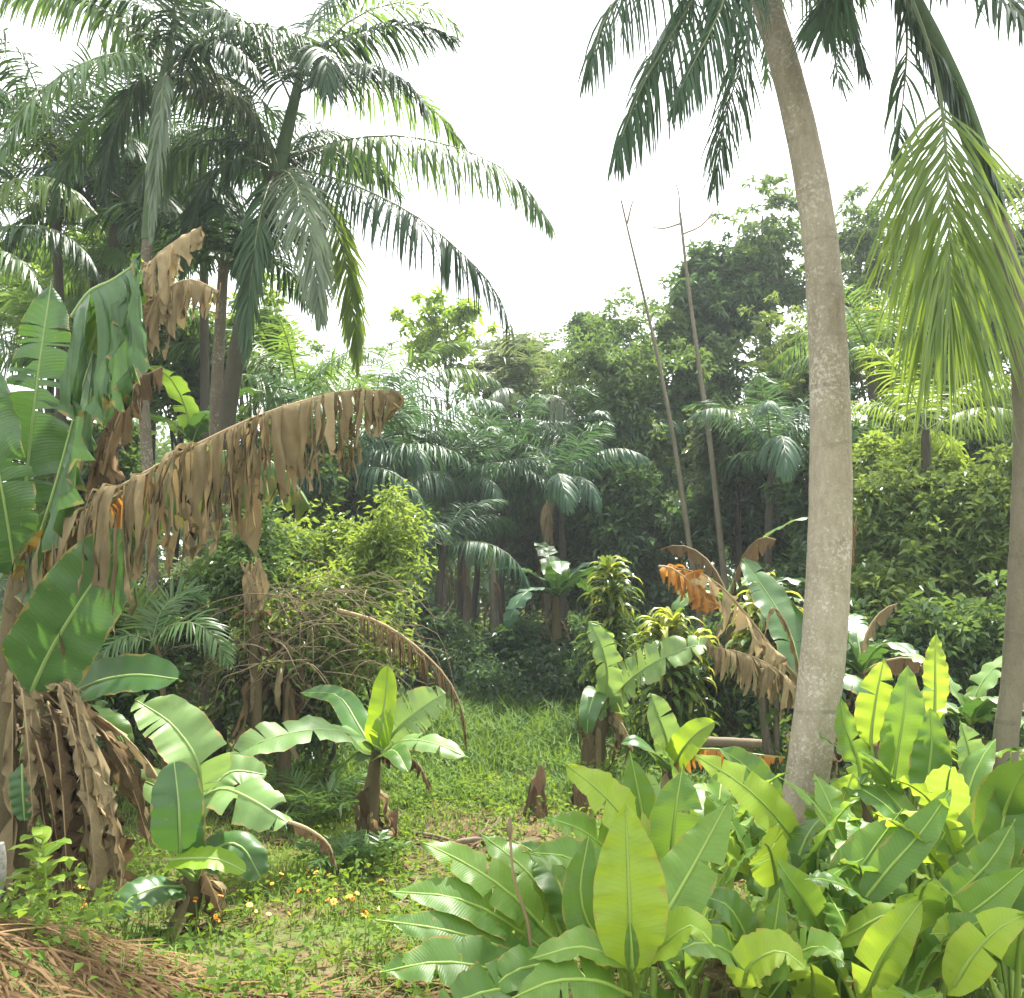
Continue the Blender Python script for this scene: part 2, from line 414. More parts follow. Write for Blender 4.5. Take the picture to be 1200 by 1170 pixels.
def blade(mb, sp, N, hw, prof=prof_banana, hang=0.15, fold=0.25, wave=0.06, tears=0, ragged=0.0, sweep=0.25, rng=RNG,
          nv=5, stretch=1.0, spread=0.25, seg=30, tri=False, sides=(-1, 1), width_jit=0.0, keep=1.0):
    """leaf blade along spine sp (n,3). hang 0..1 pulls each half down; tears per side cut it into strips."""
    n = len(sp)
    us = np.linspace(0, 1, n)
    T = tang(sp)
    Nn = np.tile(np.asarray(N, float), (n, 1))
    S = unit(np.cross(T, Nn)); N2 = unit(np.cross(S, T))
    down = np.array([0, 0, -1.0])
    rl = rng.random()
    ph = rng.random() * 6.28
    kf = 3 + rng.random() * 4
    for side in sides:
        nt_ = int(tears)
        cuts = np.sort(rng.random(nt_) * 0.9 + 0.06) if nt_ else np.array([])
        edges = np.concatenate([[0.0], cuts, [1.0]])
        for k in range(len(edges) - 1):
            u0, u1 = edges[k], edges[k + 1]
            if rng.random() > keep: continue
            ns = max(3, int(math.ceil((u1 - u0) * seg)) + 1)
            uu = np.linspace(u0, u1, ns)
            gap = (0.06 + (0.3 + 0.5 * rng.random()) * ragged) * (1 if nt_ else 0)
            um = 0.5 * (u0 + u1)
            hh = np.clip(hang + (rng.random() - 0.5) * spread * (1 if nt_ else 0), 0, 0.98)
            ls = stretch * (1 - width_jit * rng.random())
            rs = np.clip(rl + (rng.random() - 0.5) * (0.5 if hang < .8 else 1.3), 0, 1) if nt_ else rl
            tw = (rng.random() - 0.5) * 1.4 * (hang if nt_ else 0)
            cur = (rng.random() - 0.5) * (0.6 if hang < .8 else 0.8)
            crf = 3 + 5 * rng.random()
            vv = np.linspace(0, 1, nv)
            G = np.zeros((ns, nv, 3)); A = np.zeros((ns, nv, 3))
            pos = None
            for j, v in enumerate(vv):
                uj = um + (uu - um) * (1 - gap * v)
                b = np.stack([np.interp(uj, us, sp[:, c]) for c in range(3)], -1)
                Tj = unit(np.stack([np.interp(uj, us, T[:, c]) for c in range(3)], -1))
                Sj = unit(np.stack([np.interp(uj, us, S[:, c]) for c in range(3)], -1))
                Nj = unit(np.stack([np.interp(uj, us, N2[:, c]) for c in range(3)], -1))
                W = hw * prof(uu) * ls
                if j == 0:
                    off = np.zeros((ns, 3))
                else:
                    h = hh * smooth01((v - 0.0) / 0.45) if hh > 0.5 else hh * v
                    d0 = Sj * side * math.cos(fold) + Nj * math.sin(fold) + Tj * sweep
                    dd = d0 * (1 - h) + down * h + Tj * (tw * v * 0.25)
                    nrm = unit(np.cross(Tj, unit(d0)))
                    dd = unit(dd) + nrm * (cur * math.sin(v * crf) * hh)
                    off = off + unit(dd) * (W * (vv[j] - vv[j - 1]))[:, None]
                wv = np.sin(uu * 6.28 * kf + ph + side + v * 1.3) * wave * hw * v + np.sin(uu * 6.28 * kf * 2.7 + ph * 2) * wave * 0.5 * hw * v
                p = b + off + Nj * wv[:, None]
                if hang > .8 and nt_ and j:
                    p = p + rng.normal(size=p.shape) * 0.007 * v * hw / .5
                if nt_ and ragged > 0 and j == nv - 1:
                    p = p - unit(off + 1e-6) * (rng.random(ns) * 0.22 * ragged * W)[:, None]
                G[:, j] = p
                A[:, j, 0] = uu; A[:, j, 1] = v * side; A[:, j, 2] = rs
            if side < 0: G = G[:, ::-1]; A = A[:, ::-1]
            mb.grid(G, A)

def leaf(parent, pts, hw, N=(0, -1, 0.3), d=None, mat='ban', rib='ban_rib', name='leaf', n=32, petiole=None, ribr=None, jit=0.0, **kw):
    """leaf part with midrib sub-part. pts pixels (px,py[,d]); hw half width in metres if <0.6 ... given in metres"""
    b = base_of(parent)
    w3 = PP(pts, d) if not isinstance(pts, np.ndarray) else pts
    sp = spline(w3, n)
    mb = MB()
    blade(mb, sp, N, hw, **kw)
    o = mb.build(name, M[mat], parent, b)
    r = MB()
    L = np.linalg.norm(np.diff(sp, axis=0), axis=1).sum()
    rr = ribr or min(0.014, 0.010 + 0.03 * hw) * 0.8
    full = sp[::3] if (n - 1) % 3 == 0 else np.vstack([sp[::3], sp[-1:]])
    rad = np.linspace(rr, rr * 0.25, len(full))
    if petiole is not None:
        pp = PP(petiole, d) if not isinstance(petiole, np.ndarray) else petiole
        pet = spline(np.vstack([pp, sp[:1], sp[2:3]]), 9)[:-1]
        full = np.vstack([pet, full[1:]])
        rad = np.concatenate([np.linspace(rr * 1.5, rr, len(pet)), rad[1:]])
    # lift the rib a hair toward the leaf's upper face so both faces show it
    r.tube(full, rad, seg=5, cap=False)
    r.build('midrib', M[rib], o, b)
    return o

def frond(parent, sp, leaf_len, N=(0, 0, 1), nl=48, hang=0.4, mat='palm', rib='palm_rib', wid=0.022, vee=0.15, start=0.12, jit=0.12,
          ribr=0.012, world=True, seg=5, sweep=(75, 28), rng=RNG, name='frond', link=True, gaps=0.0, tipf=0.45):
    """pinnate palm leaf: leaflets in one mesh, rachis as sub-part; sp (n,3) spine"""
    b = base_of(parent) if (parent is not None and world) else np.zeros(3)
    n = len(sp); us = np.linspace(0, 1, n)
    nl = int(nl * 1.7); wid = wid * 0.58
    T = tang(sp)
    S = unit(np.cross(T, np.tile(np.asarray(N, float), (n, 1)))); N2 = unit(np.cross(S, T))
    mb = MB()
    for side in (-1, 1):
        u = np.linspace(start, 0.995, nl) + (rng.random(nl) - 0.5) * 0.6 / nl
        u = np.clip(u, 0, 1)
        gp = np.maximum(gaps, 0.10) + 0.25 * (np.sin(u * 23 + rng.random() * 6) > 0.8)
        u = u[rng.random(nl) > gp]
        m = len(u)
        ip = lambda X: np.stack([np.interp(u, us, X[:, c]) for c in range(3)], -1)
        b0, t0, s0, n0 = ip(sp), unit(ip(T)), unit(ip(S)), unit(ip(N2))
        x = (u - start) / (1 - start)
        sw = np.radians(sweep[0] + (sweep[1] - sweep[0]) * x + (rng.random(m) - 0.5) * 26)
        Ln = leaf_len * (0.55 + 0.45 * np.sin(np.pi * np.clip(x * 0.75 + 0.16, 0, 1))) * (1 - (1 - tipf) * x ** 4) * (1 - jit * rng.random(m))
        ve = vee + (rng.random(m) - 0.5) * 0.75
        d0 = unit(t0 * np.cos(sw)[:, None] + s0 * side * np.sin(sw)[:, None] + n0 * ve[:, None])
        hg = np.clip(hang + (rng.random(m) - 0.5) * 0.22, 0, 0.97)
        ks = np.linspace(0, 1, seg + 1)
        p = b0.copy(); rows = []
        wd = unit(np.cross(d0, n0))
        tws = (rng.random(m) - 0.5) * 0.9
        for k in range(seg + 1):
            if k:
                h = (hg * ks[k] ** (0.8 - 0.5 * hang))[:, None]
                dd = unit(d0 * (1 - h) + np.array([0, 0, -1.0]) * h)
                p = p + dd * (Ln / seg)[:, None]
                wdir = unit(wd - dd * (wd * dd).sum(-1, keepdims=True))
            else:
                wdir = wd; dd = d0
            nn_ = np.cross(dd, wdir)
            wdr = wdir * np.cos(tws)[:, None] + nn_ * np.sin(tws)[:, None]
            hwv = wid * (0.45, 0.95, 1.0, 0.8, 0.5, 0.04)[k] if seg == 5 else wid * (0.5, 1.0, 0.75, 0.05)[k]
            rows.append(np.stack([p - wdr * hwv, p + wdr * hwv], 1))
        G = np.stack(rows, 1)
        A = np.zeros(G.shape); A[..., 0] = ks[None, :, None]; A[..., 1] = np.array([-1, 1]); A[..., 2] = rng.random(m)[:, None, None]
        mb.grids(G, A)
    o = mb.build(name, M[mat], parent, b)
    r = MB(); r.tube(sp[::2], np.linspace(ribr, ribr * 0.2, len(sp[::2])), seg=5, cap=False)
    r.build('rachis', M[rib], o, b)
    return o

def arc(base, az, el, length, droop, n=16, curve=1.3, side=0.0):
    """spine from base; az from +X, el start elevation, droop total fall of elevation (radians)"""
    s = np.linspace(0, 1, n)
    e = el - droop * s ** curve
    a = az + side * s
    d = np.stack([np.cos(e) * np.cos(a), np.cos(e) * np.sin(a), np.sin(e)], -1)
    p = np.cumsum(d[:-1], 0) * length / (n - 1)
    return np.vstack([[0, 0, 0], p]) + np.asarray(base)

def leafcloud(mb, C, rad, nper, size, rng=RNG, up=0.5, flat=0.75, asp=0.42, droop=0.25, out=None):
    """leaves set along twigs that start at C (k,3) and point outwards"""
    k = len(C)
    tw = unit(rng.normal(size=(k, 3)) + np.array([0, 0, 0.25]) + (out * 1.3 if out is not None else 0))
    TL = rad * (0.9 + 1.3 * rng.random(k))
    t = rng.random((k, nper))
    c = C[:, None] + tw[:, None] * (t * TL[:, None])[..., None] - np.array([0, 0, 0.35]) * ((t ** 2) * TL[:, None])[..., None]
    off = rng.normal(size=(k, nper, 3)) * rad * np.array([1, 1, flat]) * 0.30
    p = (c + off).reshape(-1, 3); off = off.reshape(-1, 3)
    m = len(p)
    nrm = unit(rng.normal(size=(m, 3)) + np.array([0, 0, up * 2.2]) + unit(off) * 0.4)
    dirn = unit(np.cross(nrm, rng.normal(size=(m, 3))) + unit(off) * 0.5 + np.repeat(tw, nper, 0) * 0.5)
    sd_ = unit(np.cross(nrm, dirn))
    L = (size * (0.55 + 0.9 * rng.random(m)))[:, None]
    b = p
    tip = p + dirn * L - np.array([0, 0, droop]) * L
    mid = p + dirn * L * 0.45
    l = mid - sd_ * L * asp * 0.5 + nrm * L * 0.08
    r = mid + sd_ * L * asp * 0.5 + nrm * L * 0.08
    G = np.stack([b, r, tip, l], 1)
    A = np.zeros(G.shape)
    A[:, 0] = (0, 0, 0); A[:, 1] = (.5, 1, 0); A[:, 2] = (1, 0, 0); A[:, 3] = (.5, -1, 0)
    cr = np.repeat(rng.random(k), nper)
    A[..., 2] = np.clip(cr * 0.6 + rng.random(m) * 0.4, 0, 1)[:, None]
    mb.quads(G, A)

def tree(name, label, cat, px, py, d, rx, ry, mat, nleaf=9000, size=0.14, lobes=14, trunkr=0.09, bark='trunk_d', group=None, base_px=None,
         flat=0.75, seed=0, gap=0.5, trunk_top=None, per=26, low=0.5, kind=None, up=0.8, stem=True):
    """broad-leaved tree: tapered trunk, limbs to each lobe, crown of leaf-sized faces round twig ends"""
    rng = np.random.default_rng(seed + 1000)
    g = ground(base_px if base_px is not None else px, d)
    t = thing(name, label, cat, g, group)
    c = P(px, py, d)
    RX, RZ = rx * mpp(d), ry * mpp(d)
    # lobe centres
    L = rng.normal(size=(lobes, 3)); L = unit(L) * (rng.random((lobes, 1)) ** 0.4)
    L *= np.array([RX, RX * 0.8, RZ]) * 0.78 * (0.65 + 0.6 * rng.random((lobes, 1)))
    L += c
    L[:, 2] = np.maximum(L[:, 2], g[2] + 0.25)
    lr = (0.16 + 0.52 * rng.random(lobes) ** 1.5) * min(RX, RZ) * gap * 2
    ncl = max(lobes, nleaf // per)
    idx = rng.integers(0, lobes, ncl)
    od = unit(rng.normal(size=(ncl, 3)))
    far = np.where(rng.random((ncl, 1)) < 0.16, 1.0 + 0.7 * rng.random((ncl, 1)), rng.random((ncl, 1)) ** 0.5)
    o = od * far
    C = L[idx] + o * lr[idx][:, None] * np.array([1, 1, 0.72])
    C[:, 2] = np.maximum(C[:, 2], g[2] + 0.15)
    mb = MB()
    leafcloud(mb, C, max(0.12, 0.34 * float(np.mean(lr))), per, size, rng, flat=flat, up=up, out=od)
    mb.build('crown', M[mat], t, g, smooth=False)
    # trunk and limbs
    trunkr *= 0.6
    if stem:
        tb = MB()
        fork = np.array([c[0], c[1], g[2] + (c[2] - g[2]) * low])
        mid = (g + fork) / 2 + np.array([(rng.random() - 0.5) * 0.3, 0, 0])
        top = c + np.array([0, 0, RZ * 0.5])
        tb.tube(np.array([g - np.array([0, 0, 0.1]), mid, fork, (fork + top) / 2 + rng.normal(size=3) * 0.1, top]), [trunkr * 1.25, trunkr, trunkr * 0.85, trunkr * 0.5, trunkr * 0.2], seg=8, n=18)
        tb.build('trunk', M[bark], t, g)
        for i in range(min(lobes, 9)):
            s0 = fork + (top - fork) * rng.random() * 0.6
            q = L[i]
            lb = MB()
            lb.tube(np.array([s0, (s0 + q) / 2 + np.array([0, 0, 0.12 * RZ]), q]), [trunkr * 0.45, trunkr * 0.3, trunkr * 0.1], seg=5, n=8)
            lb.build('limb', M[bark], t, g)
    return t

def trunk_part(t, pts, radii, mat, name='trunk', n=40, seg=14, ringamp=0.0, rings=0):
    b = base_of(t)
    mb = MB()
    p = spline(pts, n)
    if len(radii) == len(pts):
        q = np.concatenate([[0], np.cumsum(np.linalg.norm(np.diff(np.asarray(pts), axis=0), axis=1))])
        r = np.interp(np.linspace(0, q[-1], n), q, radii)
    else:
        r = np.interp(np.linspace(0, 1, n), np.linspace(0, 1, len(radii)), radii)
    if rings:
        r = r * (1 + ringamp * (np.abs(np.sin(np.linspace(0, rings * math.pi, n))) - 0.5) + RNG.normal(size=n) * ringamp * 0.3)
    mb.tube(p, r, seg=seg)
    o = mb.build(name, M[mat], t, b)
    return o

# ================================================================== SETTING
def make_ground():
    xs = np.concatenate([np.linspace(-160, -14, 12), np.linspace(-12, 12, 120), np.linspace(14, 160, 12)])
    ys = np.concatenate([np.linspace(-30, 0, 6), np.linspace(0.5, 24, 120), np.linspace(27, 300, 14)])
    X, Y = np.meshgrid(xs, ys, indexing='ij')
    Z = terrain(X, Y) + 0.012 * RNG.normal(size=X.shape)
    mb = MB(); mb.grid(np.stack([X, Y, Z], -1), np.zeros(X.shape + (3,)))
    o = mb.build('ground', M['ground'])
    o['kind'] = 'structure'
    return o
make_ground()

def blades(mb, X, Y, h, wd, lean=0.5, rng=RNG, rnd=None):
    """grass blades: two-segment tapering strips"""
    m = len(X)
    Z = terrain(X, Y)
    b = np.stack([X, Y, Z - 0.01], -1)
    a = rng.random(m) * 6.283
    dirn = np.stack([np.cos(a), np.sin(a), np.zeros(m)], -1)
    sdv = np.stack([-np.sin(a + rng.normal(size=m) * .6), np.cos(a), np.zeros(m)], -1) * (wd * (0.6 + 0.8 * rng.random(m)))[:, None]
    H = (h * (0.4 + 1.1 * rng.random(m) ** 1.5))[:, None]
    ln = (lean * (0.3 + rng.random(m)))[:, None]
    up = np.array([0, 0, 1.0])
    p1 = b + up * H * 0.6 + dirn * H * ln * 0.3
    p2 = b + up * H * (1 - 0.25 * ln) + dirn * H * ln * 0.95
    G = np.stack([np.stack([b - sdv, b + sdv], 1), np.stack([p1 - sdv * .8, p1 + sdv * .8], 1), np.stack([p2 - sdv * .08, p2 + sdv * .08], 1)], 1)
    A = np.zeros(G.shape); A[..., 2] = (rng.random(m) if rnd is None else rnd)[:, None, None]
    A[:, :, :, 0] = np.array([0, .5, 1])[None, :, None]
    mb.grids(G, A)

def clump_noise(x, y):
    return 0.5 + 0.5 * np.sin(x * 2.1 + 1.3 * np.sin(y * 1.7)) * np.cos(y * 1.9 + np.sin(x * 1.1))

# short grass in the clearing
def scatter(n, x0, x1, y0, y1, rng=RNG):
    return x0 + (x1 - x0) * rng.random(n), y0 + (y1 - y0) * rng.random(n)
mb = MB()
X, Y = scatter(85000, -3.4, 2.6, 3.2, 9.5)
k = (RNG.random(len(X)) < 0.25 + 0.75 * clump_noise(X, Y)) & ~((X < -1.6) & (Y < 3.6)) & ~((np.abs(X + 0.2) < 0.7) & (np.abs(Y - 5.6) < 0.5) & (RNG.random(len(X)) < 0.75))
blades(mb, X[k], Y[k], 0.055 + 0.055 * clump_noise(X[k] * 1.7, Y[k] * 1.4), 0.0038, 0.9)
X, Y = scatter(30000, -7.5, 7.5, 2.5, 9.0)
k = (np.abs(X) > 2.6) & (RNG.random(len(X)) < 0.3 + 0.7 * clump_noise(X, Y))
blades(mb, X[k], Y[k], 0.12, 0.006, 0.9)
o = mb.build('lawn_grass', M['grass'], smooth=False); o['kind'] = 'stuff'; tag(o, 'short sunlit grass over the floor of the clearing', 'grass')
# taller grass at the back of the clearing
mb = MB()
X, Y = scatter(42000, -2.0, 2.4, 6.9, 13.5)
k = RNG.random(len(X)) < 0.3 + 0.7 * clump_noise(X * 1.5, Y * 1.3)
blades(mb, X[k], Y[k], 0.13 + 0.24 * smooth01((Y[k] - 7.0) / 3.5), 0.0075, 0.9)
o = mb.build('tall_grass', M['grass_d'], smooth=False); o['kind'] = 'stuff'; tag(o, 'tall green grass at the back of the clearing', 'grass')
# broad-leaved weeds creeping over the ground
mb = MB()
X, Y = scatter(800, -3.3, 1.2, 2.9, 9.0)
k = clump_noise(X * 0.8 + 2, Y * 0.7) > 0.42
C = np.stack([X[k], Y[k], terrain(X[k], Y[k]) + 0.06], -1)
leafcloud(mb, C, 0.15, 26, 0.042, flat=0.45, up=1.0, asp=0.55)
o = mb.build('ground_weeds', M['weed'], smooth=False); o['kind'] = 'stuff'; tag(o, 'low leafy weeds creeping among the grass', 'weeds')
# dark undergrowth under the trees
mb = MB()
X, Y = scatter(3400, -13, 13, 4.5, 22)
k = ~((np.abs(X - 0.2) < 1.7) & (Y < 12.2)) & ((Y > 7.5) | (np.abs(X) > 3.6))
X, Y = X[k], Y[k]
C = np.stack([X, Y, terrain(X, Y) + 0.12 + 0.55 * RNG.random(len(X)) ** 1.5 * np.clip((Y - 6) / 6, 0.3, 1)], -1)
leafcloud(mb, C, 0.35, 30, 0.13, flat=0.7, up=0.6)
o = mb.build('undergrowth', M['t_mid'], smooth=False); o['kind'] = 'stuff'; tag(o, 'dense leafy undergrowth beneath the trees', 'undergrowth')
# weed bank behind the clearing (the hump of soft green weeds)
mb = MB()
X, Y = scatter(900, -1.6, 3.0, 11.2, 14.0)
C = np.stack([X, Y, terrain(X, Y) + 0.15 + (0.35 + 0.55 * clump_noise(X * 1.4, Y)) * RNG.random(len(X))], -1)
leafcloud(mb, C, 0.22, 34, 0.075, flat=0.8, up=0.6, asp=0.5)
o = mb.build('weed_bank', M['t_blue'], smooth=False); o['kind'] = 'stuff'; tag(o, 'bank of soft dark green weeds behind the tall grass', 'weeds')
# far wood closing the view
mb = MB()
X, Y = scatter(3600, -26, 26, 23, 31)
Zt = 5.2 + 2.0 * np.sin(X * 0.7) * np.cos(X * 0.31 + 1) + 1.0 * np.sin(X * 1.9)
C = np.stack([X, Y, terrain(X, Y) + 0.1 + Zt * RNG.random(len(X))], -1)
leafcloud(mb, C, 0.75, 34, 0.26, flat=0.9, up=0.5, asp=0.5)
o = mb.build('far_wood', M['t_mid'], smooth=False); o['kind'] = 'stuff'; tag(o, 'far leafy wood closing the view behind all the trees', 'wood')
# dry straw and leaf litter
def litter(name, label, n, x0, x1, y0, y1, ln, wd, mat, lift=0.02, cond=None, az=None):
    mb = MB()
    X, Y = scatter(n, x0, x1, y0, y1)
    if cond is not None:
        k = cond(X, Y); X, Y = X[k], Y[k]
    m = len(X)
    a = RNG.random(m) * 6.283 if az is None else az + RNG.normal(size=m) * 0.6
    L = ln * (0.4 + RNG.random(m))
    dv = np.stack([np.cos(a), np.sin(a)], -1) * L[:, None] * 0.5
    sv = np.stack([-np.sin(a), np.cos(a)], -1) * (wd * (0.5 + RNG.random(m)))[:, None]
    pts = []
    zoff = lift * (0.3 + 3 * RNG.random(m) ** 2)
    tl = RNG.normal(size=m) * 0.12
    rows = []
    for q in (-1, 0, 1):
        xx = X + dv[:, 0] * q + sv[:, 0] * 0.6 * (q == 0); yy = Y + dv[:, 1] * q
        z = terrain(xx, yy) + zoff + tl * q * L * 0.5 + (0.05 * L if q == 0 else 0)
        rows.append(np.stack([np.stack([xx - sv[:, 0] * (1 - .6 * abs(q)), yy - sv[:, 1] * (1 - .6 * abs(q)), z], -1),
                              np.stack([xx + sv[:, 0] * (1 - .6 * abs(q)), yy + sv[:, 1] * (1 - .6 * abs(q)), z + 0.004], -1)], 1))
    G = np.stack(rows, 1)
    A = np.zeros(G.shape); A[..., 2] = RNG.random(m)[:, None, None]
    mb.grids(G, A)
    o = mb.build(name, M[mat], smooth=False); o['kind'] = 'stuff'; tag(o, label, 'litter')
litter('dry_straw', 'brown dry straw strewn over the bank', 9000, -3.6, -0.2, 2.2, 4.3, 0.22, 0.0035, 'straw', 0.012,
       cond=lambda x, y: y < 4.3 - 0.40 * (x + 2.7) - 0.25 * RNG.random(len(x)), az=-0.55)
litter('leaf_litter', 'fallen brown leaf scraps on the clearing floor', 3600, -3.2, 1.6, 3.4, 8.5, 0.13, 0.014, 'dead_dark', 0.012,
       cond=lambda x, y: clump_noise(x + 3, y * 1.2) < 0.55)

# ================================================================== HERO PALM (right)
D = 5.2
g = ground(940, D)
T1 = thing('palm_tree', 'stout palm with smooth pale grey trunk rising from the broad leaf clump', 'palm', g)
tp = [np.array([g[0] - 0.01, g[1], g[2] - 0.1])] + [P(x, y, D) for x, y in ((941, 960), (949, 890), (961, 800), (968, 720), (973, 600), (972, 450), (964, 310), (949, 205), (927, 105), (897, 0), (872, -90), (858, -140))]
wpx = (50, 47, 48, 50, 50, 49, 46, 42, 39, 36, 33, 30, 28)
trunk_part(T1, np.array(tp), [v * 0.5 * mpp(D) for v in wpx], 'trunk', n=110, seg=20, ringamp=0.018, rings=17)
def F(t, pts, ln, d=None, n=22, **kw):
    return frond(t, spline(PP(pts, d), n), ln, **kw)
CR = (858, -140)
F(T1, [(858, -140, 5.2), (832, -40, 5.0), (788, 40, 4.8), (748, 110, 4.7), (722, 180, 4.6)], 0.74, nl=52, hang=0.90, N=(0, -0.5, 1), wid=0.0135, mat='palm', start=0.1)
F(T1, [(858, -140, 5.2), (880, -20, 5.6), (872, 60, 5.8), (852, 130, 5.8), (838, 215, 5.8)], 0.68, nl=50, hang=0.78, N=(-0.6, -0.5, .6), wid=0.0135, start=0.1)
F(T1, [(858, -140, 5.2), (800, -90, 5.0), (760, -40, 4.8), (715, 10, 4.6), (690, 80, 4.5)], 0.72, nl=48, hang=0.90, N=(0, -0.5, 1), wid=0.012, gaps=0.25)
F(T1, [(858, -140, 5.2), (915, -70, 5.8), (955, 0, 6.1), (975, 50, 6.2), (985, 100, 6.2)], 0.60, nl=44, hang=0.5, N=(0.4, -0.6, .6), wid=0.017)
F(T1, [(858, -140, 5.2), (900, -120, 6.2), (905, -60, 6.9), (905, 20, 7.2), (900, 90, 7.3)], 0.62, nl=40, hang=0.6, N=(0, -0.7, .6), wid=0.017)
F(T1, [(858, -140, 5.2), (862, -60, 4.8), (845, 10, 4.6), (815, 70, 4.5), (790, 120, 4.45)], 0.66, nl=48, hang=0.86, N=(0, -0.5, 1), wid=0.013)
F(T1, [(858, -140, 5.2), (830, -60, 5.6), (800, 0, 5.8), (770, 50, 5.9), (745, 110, 5.9)], 0.6, nl=46, hang=0.7, N=(-.3, -0.5, 1), wid=0.017, gaps=.2)
F(T1, [(858, -140, 5.2), (905, -100, 5.0), (958, -40, 4.9), (995, 20, 4.9), (1012, 80, 4.9)], 0.6, nl=46, hang=0.8, N=(0.2, -0.6, .8), wid=0.015)
for az, el in ((20, 50), (75, 60), (140, 55), (200, 45), (265, 50), (320, 40)):
    frond(T1, arc(P(858, -140, 5.2), R(az), R(el), 2.0, 1.6), 0.6, nl=40, hang=0.5)

# ------------------------------------------------------------------ right edge palm
D = 4.7
g = ground(1172, D)
T2 = thing('palm_tree', 'slender curving brown palm trunk with green upper shaft and long hanging yellow-green frond', 'palm', g)
tp = [g - np.array([0, 0, .1])] + [P(x, y, D) for x, y in ((1178, 900), (1187, 800), (1194, 690), (1200, 560), (1199, 460), (1192, 370), (1180, 300), (1166, 240))]
trunk_part(T2, np.array(tp), [v * 0.5 * mpp(D) for v in (30, 27, 25, 25, 25, 24, 23, 23, 22)], 'trunk_m', n=80, seg=14, ringamp=0.03, rings=26)
trunk_part(T2, PP([(1166, 240), (1148, 185), (1122, 115), (1092, 50), (1062, -10), (1040, -60)], D), [v * 0.5 * mpp(D) for v in (23, 26, 27, 27, 24, 20)], 'shaft', name='crownshaft', n=24)
F(T2, [(1040, -60, 4.7), (1072, 10, 4.55), (1098, 90, 4.5), (1108, 170, 4.45), (1112, 260, 4.45), (1114, 360, 4.45)], 1.25, nl=60, hang=0.70, N=(0.1, -1, .1), wid=0.0145, vee=0.0, mat='palm_y', start=0.50, sweep=(66, 18), tipf=0.9, ribr=0.016, jit=.3)
F(T2, [(1040, -60, 4.7), (1062, 30, 4.9), (1058, 120, 5.0), (1050, 190, 5.0)], 0.42, nl=34, hang=0.85, N=(0, -1, .3), wid=0.014, mat='palm', gaps=0.5)
F(T2, [(1040, -60, 4.7), (1100, -40, 4.4), (1160, -20, 4.2), (1215, 40, 4.0)], 0.5, nl=34, hang=0.6, N=(0, -.4, 1), wid=0.018)
F(T2, [(1040, -60, 4.7), (1070, 20, 4.6), (1110, 80, 4.6), (1150, 170, 4.65), (1176, 240, 4.65)], 0.40, nl=50, hang=0.9, N=(0.5, -.5, 1), wid=0.018, mat='palm')
F(T2, [(1040, -60, 4.7), (1010, -50, 4.7), (985, -20, 4.8), (965, 40, 4.8)], 0.5, nl=34, hang=0.6, N=(0, -.4, 1), wid=0.018)
for az, el in ((10, 50), (80, 60), (170, 40)):
    frond(T2, arc(P(1040, -60, 4.7), R(az), R(el), 1.8, 1.6), 0.6, nl=36, hang=0.5)

# ================================================================== LEFT PALM GROUP
GP = 'slim palms behind the big dead banana leaf'
# palm B: big arching fronds
D = 8.0
g = ground(262, D)
T3 = thing('palm_tree', 'leaning dark palm whose long arching fronds reach over the clearing', 'palm', g)
trunk_part(T3, np.array([g - np.array([0, 0, .1])] + [P(x, y, D) for x, y in ((260, 780), (258, 650), (264, 520), (275, 430), (292, 345), (310, 268), (324, 205))]), [v * .5 * mpp(D) for v in (17, 16, 16, 18, 20, 21, 20, 19)], 'trunk_d', n=60, ringamp=.03, rings=24)
trunk_part(T3, PP([(324, 205), (335, 160), (348, 105), (354, 75)], D), [v * .5 * mpp(D) for v in (19, 16, 12, 6)], 'shaft', name='crownshaft', n=14)
def Fb(pts, ln=0.62, **kw):
    kw.setdefault('wid', 0.020); kw.setdefault('nl', 62)
    return F(T3, pts, ln, **kw)
Fb([(338, 185, 8), (400, 165, 7.8), (475, 160, 7.6), (560, 182, 7.4), (612, 215, 7.3), (645, 262, 7.2)], 0.72, hang=0.86, mat='palm_l', N=(0, -.2, 1))
Fb([(338, 195, 8), (410, 215, 7.6), (490, 255, 7.2), (550, 305, 7.0), (580, 340, 7.0), (600, 385, 7.0)], 0.72, hang=0.86, mat='palm', N=(0, -.2, 1))
Fb([(352, 90, 8), (385, 55, 7.9), (430, 35, 7.7), (485, 30, 7.6), (535, 45, 7.5)], 0.55, hang=0.7)
Fb([(350, 110, 8), (390, 85, 7.6), (430, 75, 7.3), (475, 95, 7.1), (500, 130, 7.0)], 0.5, hang=0.7)
Fb([(335, 150, 8), (285, 100, 8.2), (220, 95, 8.3), (150, 130, 8.4), (110, 190, 8.4)], 0.6, hang=0.7)
Fb([(328, 200, 8), (340, 205, 7.6), (356, 240, 7.2), (368, 300, 7.1), (376, 370, 7.1)], 0.62, hang=0.62, mat='palm_g', N=(0, -1, .4), sweep=(60, 15))
Fb([(325, 190, 8), (280, 150, 8.4), (225, 160, 8.6), (185, 210, 8.7), (165, 270, 8.7)], 0.6, hang=0.75)
Fb([(322, 200, 8), (285, 185, 7.8), (248, 205, 7.7), (225, 260, 7.7), (215, 320, 7.7)], 0.55, hang=0.7)
Fb([(322, 205, 8), (312, 225, 7.6), (300, 280, 7.3), (292, 350, 7.3), (288, 410, 7.3)], 0.5, hang=0.7, N=(0, -1, .3), sweep=(60, 15))
Fb([(338, 200, 8), (370, 225, 8.2), (398, 280, 8.3), (412, 350, 8.3), (420, 430, 8.3)], 0.5, hang=0.65, mat='palm_y', N=(0, -1, .3), sweep=(55, 15))
Fb([(348, 100, 8), (320, 55, 8.3), (285, 25, 8.5), (240, 15, 8.5)], 0.5, hang=0.6)
